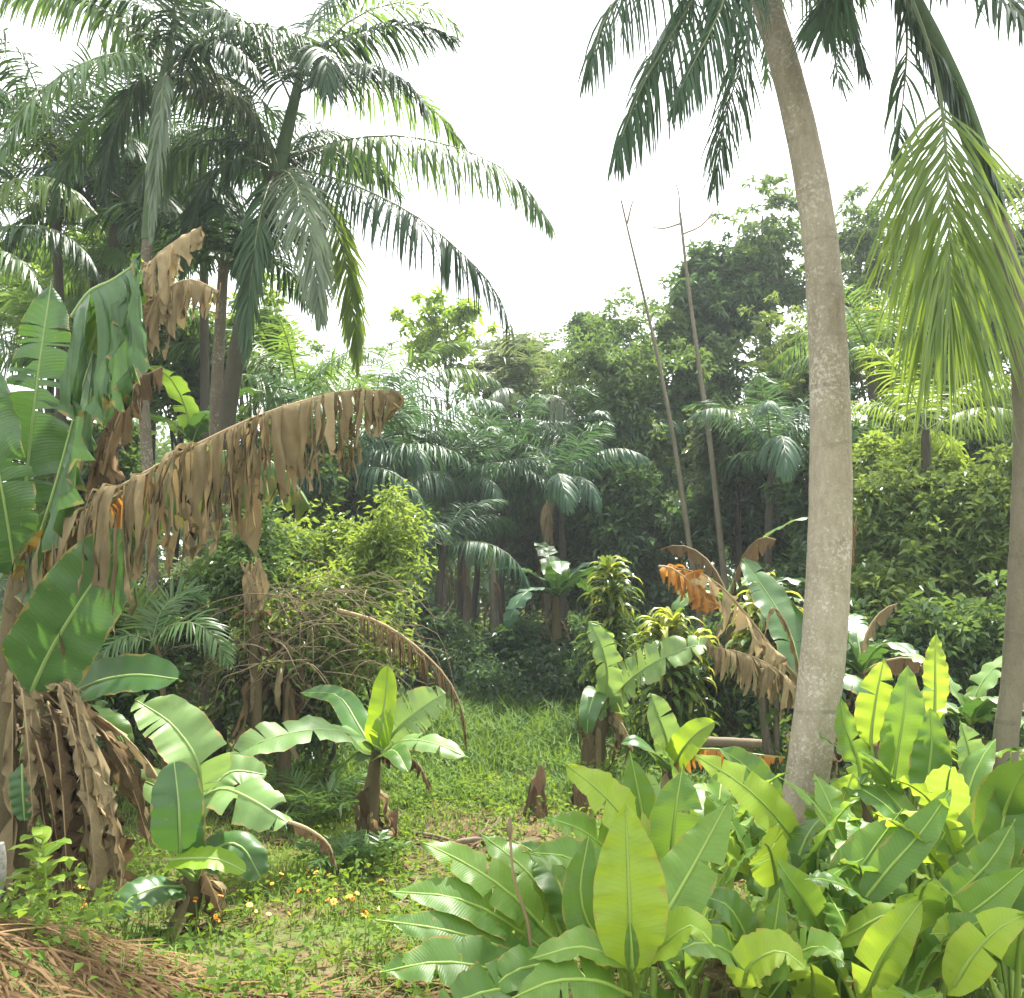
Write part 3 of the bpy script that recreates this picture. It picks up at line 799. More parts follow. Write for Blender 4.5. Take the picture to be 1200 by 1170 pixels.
Fb([(352, 90, 8), (360, 40, 8.2), (385, 0, 8.4), (430, -25, 8.6)], 0.5, hang=0.6)
Fb([(340, 180, 8), (385, 170, 8.8), (430, 185, 9.3), (470, 230, 9.6)], 0.6, hang=0.7)
rf = np.random.default_rng(77)
for i in range(8):
    y_ = 100 + 110 * rf.random()
    frond(T3, arc(P(346 - (y_ - 100) * .2, y_, 8.0), i * 2.4 + 1.0, R(62 - 5 * i + rf.normal() * 6), 1.5 + .7 * rf.random(), 1.6 + .5 * rf.random(), side=rf.normal() * .3), .55, nl=50, hang=.6 + .25 * rf.random(), wid=.018, mat=('palm', 'palm', 'palm_l')[i % 3])
# palm A: pale crownshaft
D = 7.4
g = ground(178, D)
T4 = thing('palm_tree', 'slim palm with long pale green shaft above a ringed brown trunk', 'palm', g)
trunk_part(T4, np.array([g - np.array([0, 0, .1])] + [P(x, y, D) for x, y in ((180, 800), (176, 600), (166, 430), (169, 340), (173, 280))]), [v * .5 * mpp(D) for v in (15, 14, 13, 13, 12, 13)], 'trunk_l', n=60, ringamp=.04, rings=30)
trunk_part(T4, PP([(173, 282), (180, 200), (188, 120), (196, 75), (200, 40)], D), [v * .5 * mpp(D) for v in (15, 17, 16, 13, 6)], 'shaft', name='crownshaft', n=16)
def Fa(pts, ln=0.5, **kw):
    kw.setdefault('wid', 0.019); kw.setdefault('nl', 54)
    return F(T4, pts, ln, **kw)
Fa([(196, 80, 7.4), (150, 62, 7.0), (95, 75, 6.6), (40, 115, 6.3), (0, 180, 6.1)], 0.55, hang=0.75, mat='palm_l')
Fa([(196, 75, 7.4), (175, 20, 7.3), (130, -15, 7.2), (60, -20, 7.0)], 0.5, hang=0.65)
Fa([(198, 75, 7.4), (215, 10, 7.4), (240, -40, 7.3)], 0.5, hang=0.5)
Fa([(198, 85, 7.4), (235, 55, 7.2), (275, 55, 7.0), (310, 95, 6.9)], 0.45, hang=0.7)
Fa([(198, 90, 7.4), (240, 85, 7.6), (285, 115, 7.7), (320, 180, 7.8)], 0.5, hang=0.7, mat='palm_g')
Fa([(196, 85, 7.4), (192, 95, 7.1), (187, 150, 6.9), (180, 230, 6.9), (177, 275, 6.9)], 0.35, hang=0.8, mat='palm_g', N=(0, -1, .2), sweep=(45, 10))
Fa([(194, 85, 7.4), (165, 95, 7.4), (135, 150, 7.4), (120, 230, 7.4)], 0.5, hang=0.75)
Fa([(194, 85, 7.4), (150, 110, 8.0), (90, 170, 8.2), (60, 250, 8.3)], 0.5, hang=0.7)
Fa([(198, 70, 7.4), (190, 20, 7.8), (180, -50, 8.2)], 0.5, hang=0.4)
for i in range(6):
    frond(T4, arc(P(196, 80, 7.4), i * 2.4 + .4, R(68 - 7 * i + rf.normal() * 6), 1.3 + .6 * rf.random(), 1.7, side=rf.normal() * .3), .5, nl=46, hang=.55 + .3 * rf.random(), wid=.017, mat=('palm', 'palm_l', 'palm')[i % 3])
# palm C: lichen trunk
D = 8.6
g = ground(243, D)
T5 = thing('palm_tree', 'thin upright palm with lichen spotted trunk between the young bananas', 'palm', g)
trunk_part(T5, np.array([g - np.array([0, 0, .1])] + [P(x, y, D) for x, y in ((243, 850), (246, 740), (249, 620), (253, 480), (258, 380), (262, 310))]), [v * .5 * mpp(D) for v in (17, 15, 14, 14, 14, 13, 12)], 'trunk_l', n=60, ringamp=.04, rings=30)
for i, (az, el, ln) in enumerate(((200, 55, 1.5), (150, 45, 1.4), (100, 60, 1.5), (60, 40, 1.4), (20, 50, 1.4), (330, 45, 1.3), (285, 50, 1.2), (240, 40, 1.3))):
    frond(T5, arc(P(262, 310, D), R(az), R(el), ln, 1.9), 0.5, nl=44, hang=0.6)
# palm D: left edge, sunlit
D = 9.0
g = ground(-45, D)
T6 = thing('palm_tree', 'sunlit yellow-green palm fronds beside the slim palm with the pale shaft', 'palm', g)
trunk_part(T6, np.array([g - np.array([0, 0, .1]), P(-45, 600, D), P(-50, 300, D)]), [.08, .075, .07], 'trunk_d', n=24)
F(T6, [(-50, 290, 9), (-10, 225, 8.8), (40, 208, 8.6), (85, 225, 8.5), (115, 265, 8.5)], 0.55, nl=54, hang=0.72, mat='palm_y', N=(0, -.6, 1))
F(T6, [(-50, 290, 9), (0, 190, 9.4), (45, 165, 9.6), (90, 175, 9.7), (120, 210, 9.8)], 0.55, nl=50, hang=0.5, mat='palm_y')
F(T6, [(-50, 290, 9), (0, 270, 8.6), (50, 265, 8.4), (95, 290, 8.3), (120, 330, 8.3)], 0.5, nl=50, hang=0.75, mat='palm')
F(T6, [(-50, 290, 9), (-20, 180, 8.8), (20, 120, 8.6), (60, 100, 8.5)], 0.55, nl=46, hang=0.6)
F(T6, [(-50, 290, 9), (-10, 290, 8.2), (30, 310, 8.0), (60, 360, 7.9)], 0.5, nl=46, hang=0.7, mat='palm_l')
# palm E: dark palm behind
D = 10.5
g = ground(130, D)
T7 = thing('palm_tree', 'dark shaded palm crown behind the slim palm with the pale shaft', 'palm', g)
trunk_part(T7, np.array([g - np.array([0, 0, .1]), P(133, 600, D), P(135, 265, D)]), [.08, .075, .07], 'trunk_d', n=24)
for i in range(20):
    frond(T7, arc(P(145, 235, D), R(i * 137.5), R(65 - 3.2 * i), 1.9, 1.7), 0.55, nl=44, hang=0.6)

# ------------------------------------------------------------------ background palms from shared fronds
def proto_frond(mat, length, el, droop, ln, hang, seedr, nl=38, wid=0.02):
    rng = np.random.default_rng(seedr)
    o = frond(None, arc((0, 0, 0), R(90), R(el), length, droop), ln, nl=nl, hang=hang, mat=mat, rng=rng, seg=5, wid=wid)
    r = [c for c in bpy.data.objects if c.parent == o][0]
    me, mr = o.data, r.data
    bpy.data.objects.remove(r); bpy.data.objects.remove(o)
    return me, mr
PROTO = {}
def get_protos(mat):
    if mat not in PROTO:
        PROTO[mat] = [proto_frond(mat, 1.7, 68, 1.5, 0.5, 0.5, 1), proto_frond(mat, 1.9, 45, 1.5, 0.55, 0.7, 2), proto_frond(mat, 1.8, 20, 1.5, 0.55, 0.8, 3)]
    return PROTO[mat]
def back_palm(px, py, d, label, mat='palm_b', nf=13, sc=1.0, bark='trunk_d', tr=0.06, seed=0, base_px=None, group='palms along the back of the clearing', trunk_m=None):
    rng = np.random.default_rng(seed + 50)
    g = ground(px if base_px is None else base_px, d)
    t = thing('palm_tree', label, 'palm', g, group)
    c = P(px, py, d)
    trunk_part(t, np.array([g - np.array([0, 0, .1]), (g + c) / 2 + np.array([rng.normal() * .08, 0, 0]), c]), [tr * 1.15, tr, tr * .8], bark, n=22, seg=9, ringamp=.04, rings=18)
    pr = get_protos(mat)
    for i in range(nf):
        k = min(2, int(3 * i / nf))
        me, mr = pr[k]
        o = bpy.data.objects.new('frond', me); COL.objects.link(o); o.parent = t
        o.location = tuple(c - g)
        o.rotation_euler = (rng.normal() * .1, rng.normal() * .1, i * 2.4 + rng.normal() * .25)
        s = sc * (0.85 + 0.3 * rng.random()); o.scale = (s, s, s)
        r = bpy.data.objects.new('rachis', mr); COL.objects.link(r); r.parent = o
    return t
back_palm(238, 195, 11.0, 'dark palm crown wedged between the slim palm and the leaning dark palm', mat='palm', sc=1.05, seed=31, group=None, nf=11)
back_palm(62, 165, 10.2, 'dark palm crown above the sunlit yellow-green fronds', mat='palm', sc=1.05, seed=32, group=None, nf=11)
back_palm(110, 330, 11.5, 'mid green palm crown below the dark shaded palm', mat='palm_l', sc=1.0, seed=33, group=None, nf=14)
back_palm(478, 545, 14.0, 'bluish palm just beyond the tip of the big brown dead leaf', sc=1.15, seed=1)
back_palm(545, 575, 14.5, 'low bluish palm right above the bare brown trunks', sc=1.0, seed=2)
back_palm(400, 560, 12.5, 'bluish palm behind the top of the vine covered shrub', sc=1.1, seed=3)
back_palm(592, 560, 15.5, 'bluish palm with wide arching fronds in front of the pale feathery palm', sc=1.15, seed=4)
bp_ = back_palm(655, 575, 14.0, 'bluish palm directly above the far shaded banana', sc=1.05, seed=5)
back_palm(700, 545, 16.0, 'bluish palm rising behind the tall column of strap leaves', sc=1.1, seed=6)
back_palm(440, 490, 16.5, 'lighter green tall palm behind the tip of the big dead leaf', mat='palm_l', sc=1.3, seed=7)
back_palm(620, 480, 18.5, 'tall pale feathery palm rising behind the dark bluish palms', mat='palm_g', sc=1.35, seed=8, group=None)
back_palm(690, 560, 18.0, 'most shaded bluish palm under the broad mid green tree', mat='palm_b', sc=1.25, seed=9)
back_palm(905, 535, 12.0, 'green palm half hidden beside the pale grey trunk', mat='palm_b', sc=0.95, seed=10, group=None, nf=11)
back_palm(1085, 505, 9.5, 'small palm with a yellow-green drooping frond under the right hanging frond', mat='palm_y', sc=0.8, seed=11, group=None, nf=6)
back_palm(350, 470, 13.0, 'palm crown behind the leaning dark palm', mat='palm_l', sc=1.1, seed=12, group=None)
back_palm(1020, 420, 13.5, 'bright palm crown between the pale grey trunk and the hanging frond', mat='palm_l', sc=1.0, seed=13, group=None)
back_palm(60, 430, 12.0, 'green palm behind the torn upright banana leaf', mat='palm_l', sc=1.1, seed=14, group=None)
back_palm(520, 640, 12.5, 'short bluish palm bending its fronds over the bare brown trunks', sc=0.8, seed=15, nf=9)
F(bp_, [(650, 582, 13.9), (640, 590, 13.7), (643, 615, 13.6), (650, 655, 13.6)], .42, nl=30, hang=.93, mat='dead', rib='dead_rib', wid=.02)
# bare brown palm trunks in the shade
for i, (px, d, top) in enumerate(((519, 13.0, 640), (545, 13.6, 630), (577, 13.0, 650), (702, 15.0, 590), (640, 14.6, 620))):
    g = ground(px, d)
    t = thing('bare_palm', 'bare brown trunk standing in the shade below the bluish palms', 'dead palm', g, 'bare trunks below the bluish palms')
    trunk_part(t, np.array([g - np.array([0, 0, .1]), P(px + 2, (top + 820) / 2, d), P(px - 1 + 3 * (i % 2), top, d)]), [.065, .055, .05], 'trunk_m', name='stem', n=20, seg=9, ringamp=.05, rings=14)
    mb = MB()
    for k in range(5):
        a = RNG.random() * 6.28
        s = P(px, top + 20 + k * 12, d)
        mb.tube(np.array([s, s + np.array([math.cos(a) * .12, math.sin(a) * .12 - .05, -.1]), s + np.array([math.cos(a) * .14, math.sin(a) * .14 - .06, -.5])]), [.02, .018, .006], seg=5, n=6)
    mb.build('dead_sheath', M['dead_dark'], t, g)

# ------------------------------------------------------------------ slender leaning poles (bare stems)
def pole(pts, d, w0, w1, label, top_branches=()):
    g = ground(pts[0][0], d)
    t = thing('slender_tree', label, 'tree', g)
    trunk_part(t, np.array([g - np.array([0, 0, .1])] + [P(x, y, d) for x, y in pts[1:]]), [w0 * .5 * mpp(d), w1 * .5 * mpp(d)], 'trunk_m', n=40, seg=8, ringamp=.05, rings=20)
    for b in top_branches:
        mb = MB(); mb.tube(PP(b, d), [.016, .011, .004], seg=5, n=10); mb.build('branch', M['twig'], t, g)
pole([(832, 830), (812, 668), (790, 520), (772, 425), (755, 350), (737, 275), (728, 235)], 12.0, 8, 2, 'thin bare stem leaning left, its top frayed to a point', [[(735, 262), (742, 235), (752, 222)]])
pole([(862, 830), (845, 640), (832, 520), (818, 420), (806, 330), (797, 250)], 12.6, 9, 3, 'thin bare stem with forked twigs at its top, beside the frayed one',
     [[(798, 262), (775, 268), (750, 262)], [(799, 275), (825, 262), (850, 225)], [(797, 255), (795, 225), (785, 200)]])

# ================================================================== BROAD-LEAVED TREES
def TR(*a, **k): return tree('broadleaf_tree', *a, **k)
TR('dense dark green tree with rounded ivy covered top', 'tree', 832, 350, 18, 62, 85, 't_dark', 18000, 0.15, 18, 0.14, seed=1, gap=0.55)
TR('tall airy tree with sparse twigs just left of the pale grey trunk', 'tree', 895, 305, 18, 62, 112, 't_mid', 6000, 0.14, 40, 0.14, seed=2, gap=0.30)
TR('tall airy tree with sparse twigs just right of the pale grey trunk', 'tree', 1015, 305, 18, 95, 105, 't_mid', 7000, 0.14, 44, 0.14, seed=3, gap=0.30)
TR('small dark conical tree poking above the wood', 'tree', 688, 405, 20, 34, 44, 't_dark', 5000, 0.14, 9, 0.1, seed=4)
TR('broad mid green tree filling the back of the clearing', 'tree', 740, 470, 16.5, 100, 140, 't_mid', 26000, 0.12, 34, 0.14, seed=5, gap=0.45)
TR('spreading tree with shaded leaves behind the two thin stems', 'tree', 805, 460, 17.5, 85, 130, 't_mid', 20000, 0.13, 28, 0.14, seed=6, gap=0.45)
TR('pale hazy tree behind the feathery palm', 'tree', 610, 450, 20, 95, 60, 't_grey', 12000, 0.15, 24, 0.13, seed=7, gap=0.45)
TR('thin sparse young tree against the white sky', 'tree', 525, 400, 18, 85, 60, 't_bright', 2600, 0.16, 18, 0.06, seed=8, gap=0.35, low=0.75)
TR('thin sparse sapling beside the young tree against the sky', 'tree', 605, 420, 19, 60, 50, 't_grey', 2200, 0.15, 12, 0.05, seed=9, gap=0.35, low=0.75)
TR('greyish leafy tree with drooping sprays beside the second thin stem', 'tree', 862, 520, 13.5, 55, 68, 't_grey', 12000, 0.10, 20, 0.09, seed=10, gap=0.45)
TR('shaded leafy tree below the greyish sprays', 'tree', 870, 610, 14, 70, 70, 't_dark', 12000, 0.13, 18, 0.09, seed=11, gap=0.5)
TR('shaded tree behind the strap leaved plants', 'tree', 745, 630, 15, 80, 80, 't_dark', 13000, 0.14, 18, 0.09, seed=12, gap=0.5)
TR('leafy tree filling the gap beside the pale grey trunk', 'tree', 930, 440, 16, 70, 100, 't_bush', 16000, 0.12, 24, 0.11, seed=13, gap=0.48)
TR('yellowish leafy tree right of the pale grey trunk', 'tree', 1055, 420, 15, 80, 75, 't_yel', 10000, 0.12, 20, 0.1, seed=14, gap=0.45)
TR('round bush of glossy broad leaves right of the pale grey trunk', 'tree', 1078, 625, 9.5, 95, 105, 't_bush', 13000, 0.095, 28, 0.06, seed=15, gap=0.45, per=16)
TR('tall bush of glossy broad leaves beside the slender curving trunk', 'tree', 1155, 640, 9.0, 75, 140, 't_bush', 13000, 0.10, 28, 0.06, seed=16, gap=0.45, per=16)
TR('yellow-green bush top catching the light under the small palm', 'tree', 1060, 555, 10.5, 60, 50, 't_lime', 4200, 0.09, 16, 0.05, seed=17, gap=0.45)
TR('leafy tree behind the hanging yellow-green frond', 'tree', 1125, 380, 15, 95, 110, 't_mid', 15000, 0.13, 26, 0.11, seed=18, gap=0.45)
TR('tall leafy tree at the edge beside the curving palm shaft', 'tree', 1215, 300, 14, 70, 130, 't_grey', 9000, 0.15, 20, 0.11, seed=19, gap=0.4)
TR('dark tree in the shade behind the glossy bushes', 'tree', 1100, 560, 14, 110, 100, 't_dark', 15000, 0.15, 22, 0.11, seed=20, gap=0.5)
TR('bright lime green tree glimpsed behind the leaning dark palm', 'tree', 300, 405, 15, 55, 70, 't_bright', 11000, 0.15, 18, 0.1, seed=21, gap=0.48)
TR('leafy tree behind the dead banana leaf strips', 'tree', 215, 430, 13, 60, 80, 't_mid', 11000, 0.14, 18, 0.1, seed=22, gap=0.48)
TR('bright leafy tree behind the sunlit palm fronds', 'tree', 70, 330, 15, 90, 80, 't_bright', 12000, 0.16, 20, 0.1, seed=23, gap=0.45)
TR('dark tree filling the space between the left palms', 'tree', 190, 250, 14, 85, 95, 't_dark', 13000, 0.16, 20, 0.11, seed=24, gap=0.45)
TR('shaded leafy tree low behind the dead leaf', 'tree', 330, 560, 12, 90, 60, 't_mid', 13000, 0.13, 18, 0.09, seed=25, gap=0.5)
TR('shaded leafy tree below the back palms', 'tree', 440, 610, 13.5, 70, 75, 't_blue', 11000, 0.13, 18, 0.09, seed=26, gap=0.5)
TR('leafy tree low behind the left banana', 'tree', 90, 560, 11, 100, 90, 't_mid', 12000, 0.13, 20, 0.09, seed=27, gap=0.48)
TR('deep green wood edge tree behind the bluish palms', 'tree', 560, 560, 19, 120, 80, 't_blue', 18000, 0.18, 24, 0.12, seed=28, gap=0.5)
TR('shaded tree behind the far banana', 'tree', 650, 640, 17, 90, 90, 't_blue', 15000, 0.16, 20, 0.11, seed=29, gap=0.5)
TR('leafy tree closing the gap below the hanging yellow-green frond', 'tree', 1110, 500, 12.5, 105, 65, 't_mid', 11000, 0.12, 26, 0.08, seed=55, gap=0.4)
TR('leafy tree close behind the pale grey trunk at mid height', 'tree', 1000, 560, 12, 75, 95, 't_dark', 11000, 0.12, 26, 0.08, seed=56, gap=0.4)
# shrubs
def SH(*a, **k):
    k.setdefault('low', 0.25)
    return tree('shrub', *a, **k)
SH('yellow-green leafy shrub overgrown with dry vines', 'shrub', 395, 715, 7.6, 118, 95, 't_lime', 8500, 0.07, 26, 0.03, seed=60, gap=0.36, per=11)
SH('green leafy shrub top behind the vine covered shrub', 'shrub', 335, 660, 8.4, 130, 60, 't_lime', 6500, 0.08, 22, 0.03, seed=41, gap=0.45, per=11)
SH('dark low shrub under the dry vines', 'shrub', 340, 800, 7.9, 105, 70, 't_mid', 11000, 0.085, 26, 0.02, seed=42, gap=0.5)
SH('dark shrub behind the left banana stem', 'shrub', 120, 790, 7.2, 110, 120, 't_mid', 13000, 0.09, 30, 0.03, seed=43, gap=0.42)
SH('grey-green shrub behind the slim palm trunks', 'shrub', 195, 730, 8.8, 80, 100, 't_grey', 9000, 0.085, 26, 0.03, seed=44, gap=0.42)
SH('shaded shrub behind the dead bananas by the pale trunk', 'shrub', 870, 790, 9.5, 90, 80, 't_dark', 10000, 0.09, 24, 0.03, seed=45, gap=0.5)
SH('dark shrub under the glossy bushes', 'shrub', 1080, 780, 8.2, 130, 80, 't_dark', 11000, 0.10, 26, 0.03, seed=46, gap=0.5)
SH('shaded shrub in front of the bare brown trunks', 'shrub', 470, 740, 12, 70, 55, 't_blue', 8000, 0.11, 22, 0.03, seed=47, gap=0.5)
SH('shaded shrub below the far banana', 'shrub', 620, 770, 12.8, 80, 40, 't_blue', 8000, 0.11, 22, 0.03, seed=48, gap=0.5)
SH('shaded shrub behind the ragged banana', 'shrub', 740, 780, 11.5, 80, 60, 't_dark', 9000, 0.10, 22, 0.03, seed=49, gap=0.5)
SH('dark shrub filling the shade below the broad leaved bush', 'shrub', 980, 720, 11, 80, 90, 't_dark', 10000, 0.11, 24, 0.03, seed=50, gap=0.48)

SH('leafy low shrub below the round glossy bush', 'shrub', 1050, 730, 9.0, 90, 80, 't_bush', 8000, 0.10, 30, 0.03, seed=51, gap=0.4, per=14)
SH('leafy low shrub below the tall glossy bush', 'shrub', 1160, 760, 8.0, 80, 90, 't_mid', 8000, 0.10, 30, 0.03, seed=52, gap=0.4, per=14)

SH('straggling pale green shrub sprays reaching over the dry vines', 'shrub', 445, 650, 7.9, 60, 75, 't_lime', 3200, 0.07, 20, 0.02, seed=53, gap=0.35, per=10)
SH('straggling leafy sprays between the slim trunks and the vine covered shrub', 'shrub', 285, 665, 7.4, 60, 70, 't_mid', 3600, 0.075, 20, 0.02, seed=54, gap=0.35, per=10)

# dry vines hanging over the shrub
def vines(label, n, x0, x1, y0, y1, d, seed, ln=110):
    rng = np.random.default_rng(seed)
    g = ground((x0 + x1) / 2, d)
    t = thing('dry_vine', label, 'vine', g)
    mb = MB()
    for i in range(n):
        x = x0 + (x1 - x0) * rng.random(); y = y0 + (y1 - y0) * rng.random(); dd = d + rng.normal() * 0.25
        a = rng.normal() * 0.9 + (0 if rng.random() < .5 else math.pi)
        L = ln * (0.4 + rng.random())
        pts = [(x, y, dd), (x + math.cos(a) * L * .4, y - 14 * rng.random() + math.sin(a) * L * .2, dd - .1), (x + math.cos(a) * L * .8, y + 30 * rng.random() + math.sin(a) * L * .3, dd - .12), (x + math.cos(a) * L, y + 75 * rng.random(), dd)]
        mb.tube(PP(pts), [.005, .004, .003, .0015], seg=4, n=10, rnd=rng.random())
    o = mb.build('stems', M['twig'], t, g); o['kind'] = 'stuff'
    return t
vines('tangle of dry brown vines hanging over the yellow-green shrub', 130, 270, 450, 690, 790, 7.1, 3)
# arching dry frond
g = ground(470, 6.9)
t = thing('dry_palm_leaf', 'long arching dry brown frond bowing over behind the young banana', 'dead leaf', g)
frond(t, spline(PP([(395, 715), (440, 728), (480, 752), (520, 790), (541, 830), (546, 872)], 6.8), 24), 0.30, nl=46, hang=0.93, mat='dead_dark', rib='dead_rib', wid=0.012, ribr=0.016)
t['label'] = 'long arching dry brown frond bowing over behind the young banana'

# ================================================================== BANANAS
def stem_part(t, pts, radii, mat='stem', n=18, name='pseudostem'):
    return trunk_part(t, pts, radii, mat, name=name, n=n, seg=12, ringamp=.10, rings=5)
def rag(t, px, py0, py1, d, r, nn, mat='dead_dark', ln=0.3, seed=0, tags='dry_sheath'):
    """dry leaf sheaths hanging round a stem, each a strip of its own"""
    rng = np.random.default_rng(seed)
    for i in range(nn):
        y = py0 + (py1 - py0) * rng.random()
        a = rng.random() * 6.283
        o = np.array([math.cos(a), math.sin(a), 0])
        s = P(px, y, d) + o * r * .8
        L = ln * (0.6 + 0.8 * rng.random())
        sp = spline(np.array([s, s + o * 0.35 * L * rng.random() + np.array([0, 0, -.1 * L]), s + o * 0.5 * L * rng.random() + np.array([0, 0, -.6 * L]), s + o * 0.45 * L * rng.random() + np.array([0, 0, -L])]), 10)
        mb = MB(); blade(mb, sp, o + np.array([0, 0, .1]), 0.018 + .02 * rng.random(), hang=.1, fold=-.5, wave=.5, seg=10, nv=3, rng=rng)
        mb.build(tags, M[mat if rng.random() < .6 else 'dead'], t, base_of(t))

# --- big banana at the left edge
D = 4.6
g = ground(14, D)
B1 = thing('banana_plant', 'big old banana plant with a huge brown dead leaf and dry skirt', 'banana plant', g)
stem_part(B1, np.array([g - np.array([0, 0, .05])] + [P(x, y, D) for x, y in ((14, 950), (18, 820), (22, 730), (24, 670))]), [.13, .11, .10, .085, .05])
kw = dict(d=None)
leaf(B1, [(22, 690, 4.6), (28, 590, 4.55), (42, 460, 4.5), (60, 330, 4.5)], 0.20, N=(0.15, -1, 0.0), mat='ban', tears=13, ragged=.35, hang=.35, spread=.35, wave=.12, fold=-.2)
leaf(B1, [(26, 690, 4.6), (62, 580, 4.4), (98, 450, 4.3), (130, 362, 4.3), (164, 306, 4.3)], 0.34, N=(-0.5, -.4, 0.8), mat='ban', tears=9, ragged=.5, hang=.93, spread=.1, wave=.14, fold=-.3)
leaf(B1, [(84, 372, 4.25), (105, 342, 4.2), (132, 328, 4.2), (166, 305, 4.2)], 0.80, N=(0.1, -.5, 0.9), mat='ban', tears=7, ragged=.45, hang=.97, spread=.03, wave=.06, width_jit=.5, nv=8, fold=-.2)
leaf(B1, [(105, 410, 4.25), (122, 360, 4.2), (142, 330, 4.2), (166, 303, 4.2)], 0.15, N=(0.2, -.9, 0.5), mat='ban_y', tears=4, ragged=.4, hang=.6, wave=.15, fold=-.2)
leaf(B1, [(20, 680, 4.6), (0, 560, 4.4), (-25, 440, 4.4), (-45, 350, 4.4)], 0.20, N=(0.1, -1, 0.0), mat='ban', tears=9, ragged=.4, hang=.4, wave=.12)
leaf(B1, [(118, 440, 4.95), (135, 380, 5.0), (160, 330, 5.0), (195, 290, 5.0), (236, 266, 5.0)], 0.60, N=(-0.3, -.6, 0.8), mat='dead', rib='dead_rib', tears=26, ragged=.75, hang=.97, spread=.04, wave=.08, width_jit=.65, nv=7, seg=60, keep=.9, petiole=[(30, 690, 4.7), (90, 560, 4.85)])
leaf(B1, [(170, 380, 5.0), (188, 345, 5.0), (222, 328, 5.0), (258, 342, 5.0)], 0.42, N=(0, -.5, .8), mat='dead', rib='dead_rib', tears=18, ragged=.8, hang=.96, wave=.1, width_jit=.6, nv=6, petiole=[(130, 480, 4.95)])
leaf(B1, [(120, 560, 4.8), (135, 500, 4.8), (160, 450, 4.8), (190, 430, 4.8)], 0.40, N=(0, -.5, .8), mat='dead_dark', rib='dead_rib', tears=16, ragged=.8, hang=.96, wave=.1, width_jit=.6, nv=6)
leaf(B1, [(28, 662, 4.6), (62, 625, 4.5), (130, 578, 4.35), (250, 512, 4.2), (330, 478, 4.15), (410, 458, 4.1), (452, 460, 4.1), (468, 478, 4.1)], 0.74, N=(0, -.25, 1), mat='dead', rib='dead_rib', tears=112, ragged=.7, hang=.97, spread=.05, wave=.12, width_jit=.6, nv=7, seg=90, n=46, ribr=.016, keep=.95)
leaf(B1, [(100, 620, 4.38), (150, 572, 4.3), (190, 548, 4.25)], 0.42, N=(0, -.25, 1), mat='dead_gold', rib='dead_rib', tears=14, ragged=.8, hang=.97, spread=.04, wave=.12, width_jit=.6, keep=.35)
leaf(B1, [(28, 672, 4.65), (110, 600, 4.7), (200, 545, 4.7), (280, 528, 4.7), (335, 552, 4.65), (365, 598, 4.6)], 0.34, N=(0, -.2, 1), mat='ban_brown', rib='ban_rib', tears=10, ragged=.5, hang=.95, spread=.06, wave=.12)
leaf(B1, [(30, 700, 4.6), (55, 650, 4.45), (85, 605, 4.4)], 0.12, N=(0, -.9, .3), mat='ban_gold', rib='dead_rib', hang=.4, tears=3, ragged=.3)
leaf(B1, [(36, 812, 4.35), (58, 765, 4.3), (92, 708, 4.25), (128, 655, 4.25), (150, 622, 4.25)], 0.205, N=(0.35, -1, 0.15), mat='ban', hang=.08, fold=.12, wave=.05, petiole=[(26, 900, 4.5), (30, 850, 4.42)])
leaf(B1, [(80, 815, 4.5), (118, 798, 4.45), (160, 791, 4.4), (209, 796, 4.35)], 0.125, N=(0, -.75, .65), mat='ban', hang=.2, wave=.05, petiole=[(24, 880, 4.5), (50, 832, 4.5)])
leaf(B1, [(60, 830, 4.7), (90, 835, 4.7), (130, 850, 4.6), (150, 880, 4.6)], 0.10, N=(0, -.5, .9), mat='heli_d', hang=.4, petiole=[(24, 890, 4.6)])
leaf(B1, [(27, 895, 4.3), (27, 925, 4.28), (29, 962, 4.28)], 0.062, N=(0, -1, .1), mat='ban', hang=.05)
rngb = np.random.default_rng(5)
for i in range(34):          # skirt of dead leaves
    x0, y0 = 15 + 60 * rngb.random(), 790 + 70 * rngb.random()
    x1 = x0 + (rngb.random() * 150 - 10); y1 = 940 + 160 * rngb.random() - 0.1 * abs(x1 - 60)
    dd = 4.35 + 0.3 * rngb.random()
    leaf(B1, [(x0, y0, dd), (x0 + (x1 - x0) * .35, y0 - 5 + 40 * rngb.random(), dd - .1), (x0 + (x1 - x0) * .75, (y0 + y1) / 2, dd - .15), (x1, y1, dd - .12)], 0.045 + .045 * rngb.random(),
         N=(rngb.normal() * .5, -1, .3), mat='dead' if rngb.random() < .5 else 'dead_dark', rib='dead_rib', name='dead_leaf', hang=.55, fold=-.7, wave=.5, tears=int(2 + 4 * rngb.random()), ragged=.8, n=16, seg=16, nv=4, ribr=.006)

# --- young banana by the dry skirt
D = 4.45
g = ground(226, D)
B2 = thing('banana_plant', 'young banana with an upright oval leaf beside the dry skirt', 'banana plant', g)
stem_part(B2, np.array([g - np.array([0, 0, .05]), P(226, 1040, D), P(228, 985, D), P(230, 950, D)]), [.06, .05, .04, .025])
leaf(B2, [(236, 930, D), (230, 890, 4.4), (200, 848, 4.4), (158, 820, 4.4)], 0.155, N=(0.45, -.75, .6), mat='ban_pale', hang=.2, wave=.07, tears=3, ragged=.15, petiole=[(230, 1000, D)])
leaf(B2, [(212, 1003, 4.25), (211, 975, 4.2), (209, 935, 4.2), (204, 893, 4.25)], 0.128, N=(0.05, -1, .15), mat='ban', hang=.05, fold=.18, wave=.04, petiole=[(228, 1030, 4.4)])
leaf(B2, [(232, 938, 4.4), (262, 925, 4.3), (300, 940, 4.2), (338, 965, 4.15)], 0.14, N=(-.1, -.55, .85), mat='ban_pale', hang=.45, tears=3, ragged=.2, petiole=[(229, 985, D)])
